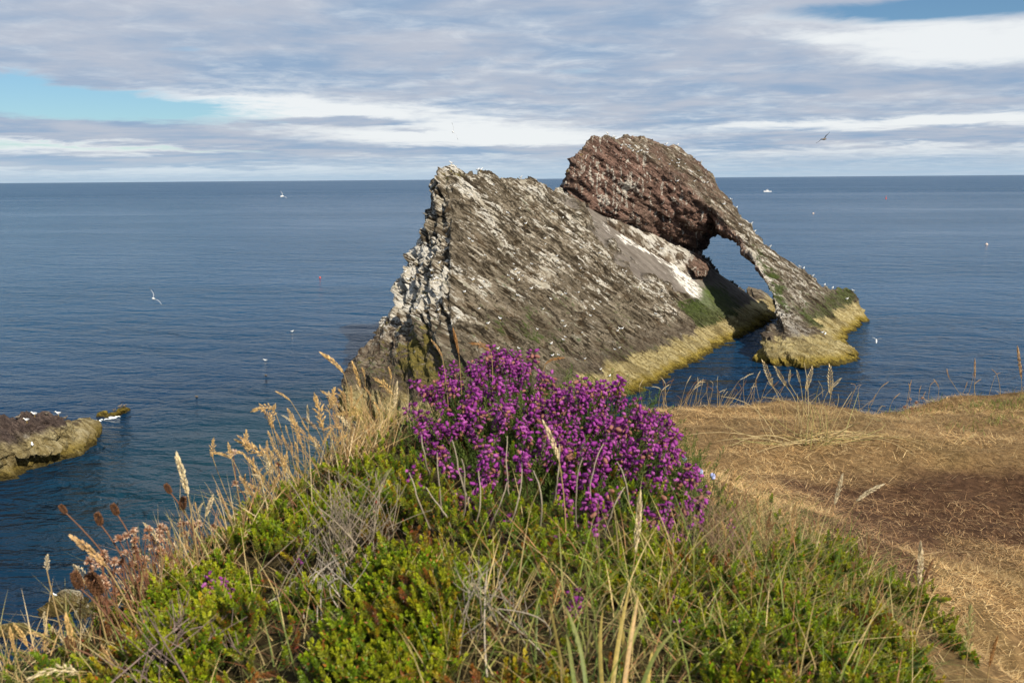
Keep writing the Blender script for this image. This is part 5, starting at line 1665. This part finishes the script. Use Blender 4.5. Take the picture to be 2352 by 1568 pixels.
for px_, py_, lab, mesh_ in [(135, 944, 'white gull standing on the highest point of the large skerry', GULL), (80, 956, 'white gull on the crest of the large skerry, left of the highest point', GULL), (62, 970, 'white gull lower on the dark crest of the large skerry', GULL), (75, 1028, 'white gull on the ochre front of the large skerry', GULL),
                             (42, 964, 'brown young gull on the left of the skerry crest', GULL_BROWN), (108, 956, 'brown young gull midway along the skerry crest', GULL_BROWN), (150, 958, 'brown young gull right of the highest point of the skerry', GULL_BROWN), (276, 938, 'brown gull on the small rock, left of a pair', GULL_BROWN),
                             (286, 937, 'brown gull on the small rock, right of a pair', GULL_BROWN), (262, 944, 'brown gull lowest on the small rock', GULL_BROWN), (128, 1372, 'white gull on the rounded rock at lower left', GULL)]:
    perch(px_, py_, lab, None, .9 if py_ < 1300 else .55, mesh_)


def wing_mesh(side, dark=False):
    """One long bent wing with a black tip; root at the origin, reaching along +y*side."""
    st = [(0, .0, .09, 0), (.14, .03, .085, .05), (.26, .035, .065, .035), (.40, .0, .035, -.015), (.50, -.05, .004, -.04)]
    V, F, M = [], [], []
    for y_, x_, ch, z_ in st:
        V += [(x_ + ch * .5, y_ * side, z_), (x_ + ch * .1, y_ * side, z_ + .010), (x_ - ch * .5, y_ * side, z_ - .004), (x_ + ch * .1, y_ * side, z_ - .006)]
    for i in range(4):
        for k in range(4):
            p, q = i * 4 + k, i * 4 + (k + 1) % 4
            F.append((p, q, q + 4, p + 4)); M.append(1 if i == 3 else 0)
    return make_mesh('wing', V, np.array(F), None, True, [MT_BROWN, MT_DARK] if dark else [MT_MANTLE, MT_DARK], M)


def flying_gull(px_, py_, y_, heading, bank, dihedral, label, dark=False, size=1.0, drop=0):
    root = link('gull', None); root.location = at(px_, py_, y=y_)
    tag(root, label, 'gull')
    v, f = loft([((-.23, 0, 0), .030, .004), ((-.16, 0, 0), .028, .014), ((-.05, 0, 0), .05, .045), ((.06, 0, 0), .052, .05), ((.13, 0, .012), .036, .036), ((.17, 0, .018), .034, .032), ((.205, 0, .012), .012, .012), ((.24, 0, .006), .002, .002)])
    mfa = np.where(np.arange(len(f)) >= 48, 1, 0)
    link('body', make_mesh('body', v, f, None, True, [MT_BROWN if dark else MT_WHITE, MT_DARK if dark else MT_BEAK], mfa), root)
    for s_ in (-1, 1):
        wg = link('wing', wing_mesh(s_, dark), root)
        wg.location = (.03, .03 * s_, .02); wg.rotation_euler = (dihedral * s_, 0, 0)
    root.rotation_euler = (bank, drop, heading); root.scale = (size,) * 3
    return root


flying_gull(352, 686, 42, 1.75, 1.0, .35, 'white gull flying over the open sea left of the rock', size=1.05, drop=.2)
flying_gull(1040, 303, 58, 1.57, 1.25, .3, 'pale gull banking in the sky above the left peak', size=1.1)
flying_gull(648, 451, 70, 1.2, .8, .45, 'gull flying just under the horizon at left', size=1.0)
flying_gull(1892, 320, 55, .5, -.55, .25, 'dark gull silhouetted in the sky at right', True, 1.15)
flying_gull(2013, 783, 58, 1.2, .1, .75, 'white gull coming down to the water right of the arch foot', size=.9, drop=-.6)
flying_gull(1820, 612, 95, .2, .1, .1, 'small pale gull skimming the sea behind the leg', size=.9)
for px_, py_, lab, mesh_ in [(670, 762, 'white gull afloat on the sea, well left of the rock', GULL), (610, 828, 'white gull afloat, upper of two near the left foot of the rock', GULL), (611, 863, 'brownish gull afloat, lower of two near the left foot of the rock', GULL_BROWN),
                             (452, 912, 'brown gull afloat alone left of the rock', GULL_BROWN), (1918, 834, 'dark bird afloat close right of the arch foot', GULL_BROWN)]:
    o = link('gull', mesh_); p = at(px_, py_, z=0); o.location = p + np.array([0, 0, -.085]); o.scale = (.8,) * 3
    o.rotation_euler = (0, 0, gr.uniform(0, 6)); tag(o, lab, 'gull')

# ------------------------------------------------------------------ boat and buoys far out
MT_HULL = flat_mat('white_paint', (.80, .80, .80), .35, .04, 5)
MT_CABIN_GLASS = flat_mat('cabin_glass', (.03, .04, .05), .15, .1, 5)
bp_ = at(1763, 441, z=0)
boat = link('motor_boat', None); boat.location = bp_; boat.rotation_euler = (0, 0, math.pi + .15); boat.scale = (.8,) * 3
tag(boat, 'small white motor boat with a cabin, far out right of the rock', 'boat')
st = [(-4.0, 1.35, .95), (-2.0, 1.5, 1.0), (1.0, 1.4, 1.15), (3.0, .85, 1.4), (4.3, .05, 1.65)]
V = []
for x_, w_, h_ in st:
    V += [(x_, 0, -.35), (x_ * .98, w_ * .75, .0), (x_, w_, h_), (x_, w_ * .85, h_ - .05), (x_, -w_ * .85, h_ - .05), (x_, -w_, h_), (x_ * .98, -w_ * .75, .0)]
F = [(i * 7 + k, i * 7 + (k + 1) % 7, (i + 1) * 7 + (k + 1) % 7, (i + 1) * 7 + k) for i in range(4) for k in range(7)]
F += [(0, 6, 5, 4), (0, 4, 3, 2), (0, 2, 1, 1)]
link('hull', make_mesh('hull', V, np.array(F[:-1]), None, False, [MT_HULL]), boat)


def block_mesh(name, lo, hi, mt, top=.8):
    (x0, y0, z0), (x1, y1, z1) = lo, hi
    cx, cy = (x0 + x1) / 2, (y0 + y1) / 2
    V = [(x, y, z0) for x, y in ((x0, y0), (x1, y0), (x1, y1), (x0, y1))] + [(cx + (x - cx) * top, cy + (y - cy) * top, z1) for x, y in ((x0, y0), (x1, y0), (x1, y1), (x0, y1))]
    return make_mesh(name, V, np.array([(0, 3, 2, 1), (4, 5, 6, 7), (0, 1, 5, 4), (1, 2, 6, 5), (2, 3, 7, 6), (3, 0, 4, 7)]), None, False, [mt])


link('cabin', block_mesh('cabin', (-.6, -1.0, 1.0), (1.8, 1.0, 2.5), MT_HULL, .82), boat)
link('windscreen', block_mesh('windscreen', (-.5, -1.02, 1.7), (1.82, 1.02, 2.2), MT_CABIN_GLASS, .93), boat)
v, f, c = tube([(0.2, 0, 2.4), (0.2, 0, 3.9)], .04, (1, 1, 1), 6)
link('mast', make_mesh('mast', v, f, None, True, [MT_HULL]), boat)
MT_BUOY = flat_mat('buoy_red', (.55, .07, .035), .45, .1, 20)
MT_BUOY_PALE = flat_mat('buoy_pale', (.72, .55, .45), .45, .1, 20)
for px_, py_, lab, mt, sc_, tall in [(2035, 457, 'red pillar buoy far out to the right', MT_BUOY, 1.0, True), (735, 638, 'small red float on the sea left of the rock', MT_BUOY, .30, False), (1868, 491, 'small reddish float beyond the leg of the arch', MT_BUOY_PALE, .7, False), (2266, 562, 'small pinkish float far right on the sea', MT_BUOY_PALE, .55, False)]:
    root = link('buoy', None); root.location = at(px_, py_, z=0); tag(root, lab, 'buoy')
    prof = [(-.3, .25), (-.1, .42), (.15, .45), (.38, .3), (.5, .08)]
    a_ = np.arange(12) / 12 * 2 * np.pi
    V = np.concatenate([np.stack([np.cos(a_) * r_, np.sin(a_) * r_, np.full(12, z_)], 1) for z_, r_ in prof]) * sc_
    F = np.array([(i * 12 + k, i * 12 + (k + 1) % 12, (i + 1) * 12 + (k + 1) % 12, (i + 1) * 12 + k) for i in range(4) for k in range(12)])
    link('float', make_mesh('float', V, F, None, True, [mt]), root)
    v, f, c = tube([(0, 0, .3 * sc_), (0, 0, (1.9 if tall else .75) * sc_)], [.13 * sc_ if tall else .05 * sc_] * 2, (1, 1, 1), 8, .5)
    link('marker_pole' if tall else 'mooring_eye', make_mesh('pole', v, f, None, True, [mt]), root)

# wash round the small skerry
MT_FOAM = flat_mat('foam', (.75, .78, .78), .8, .1, 6)
r = np.random.default_rng(111)
V, F = [], []
for i in range(26):
    t_ = r.random(); p = at(222 + 62 * t_ + r.normal(0, 3), 967 - 13 * t_ + r.normal(0, 1.0), z=.006 + .0001 * i)
    s_ = r.uniform(.03, .12) * (1.5 if .35 < t_ < .7 else .6); n_ = 7; o = len(V)
    an = np.arange(n_) / n_ * 2 * np.pi
    V += [(p[0] + math.cos(q) * s_ * 1.2 * r.uniform(.6, 1.2), p[1] + math.sin(q) * s_ * .6 * r.uniform(.6, 1.2), p[2]) for q in an] + [(p[0], p[1], p[2] + .04)]
    F += [(o + k, o + (k + 1) % n_, o + n_) for k in range(n_)]
tag(link('sea_foam', make_mesh('sea_foam', V, np.array(F), None, True, [MT_FOAM])), 'white wash breaking round the small skerry', 'foam', kind='stuff')
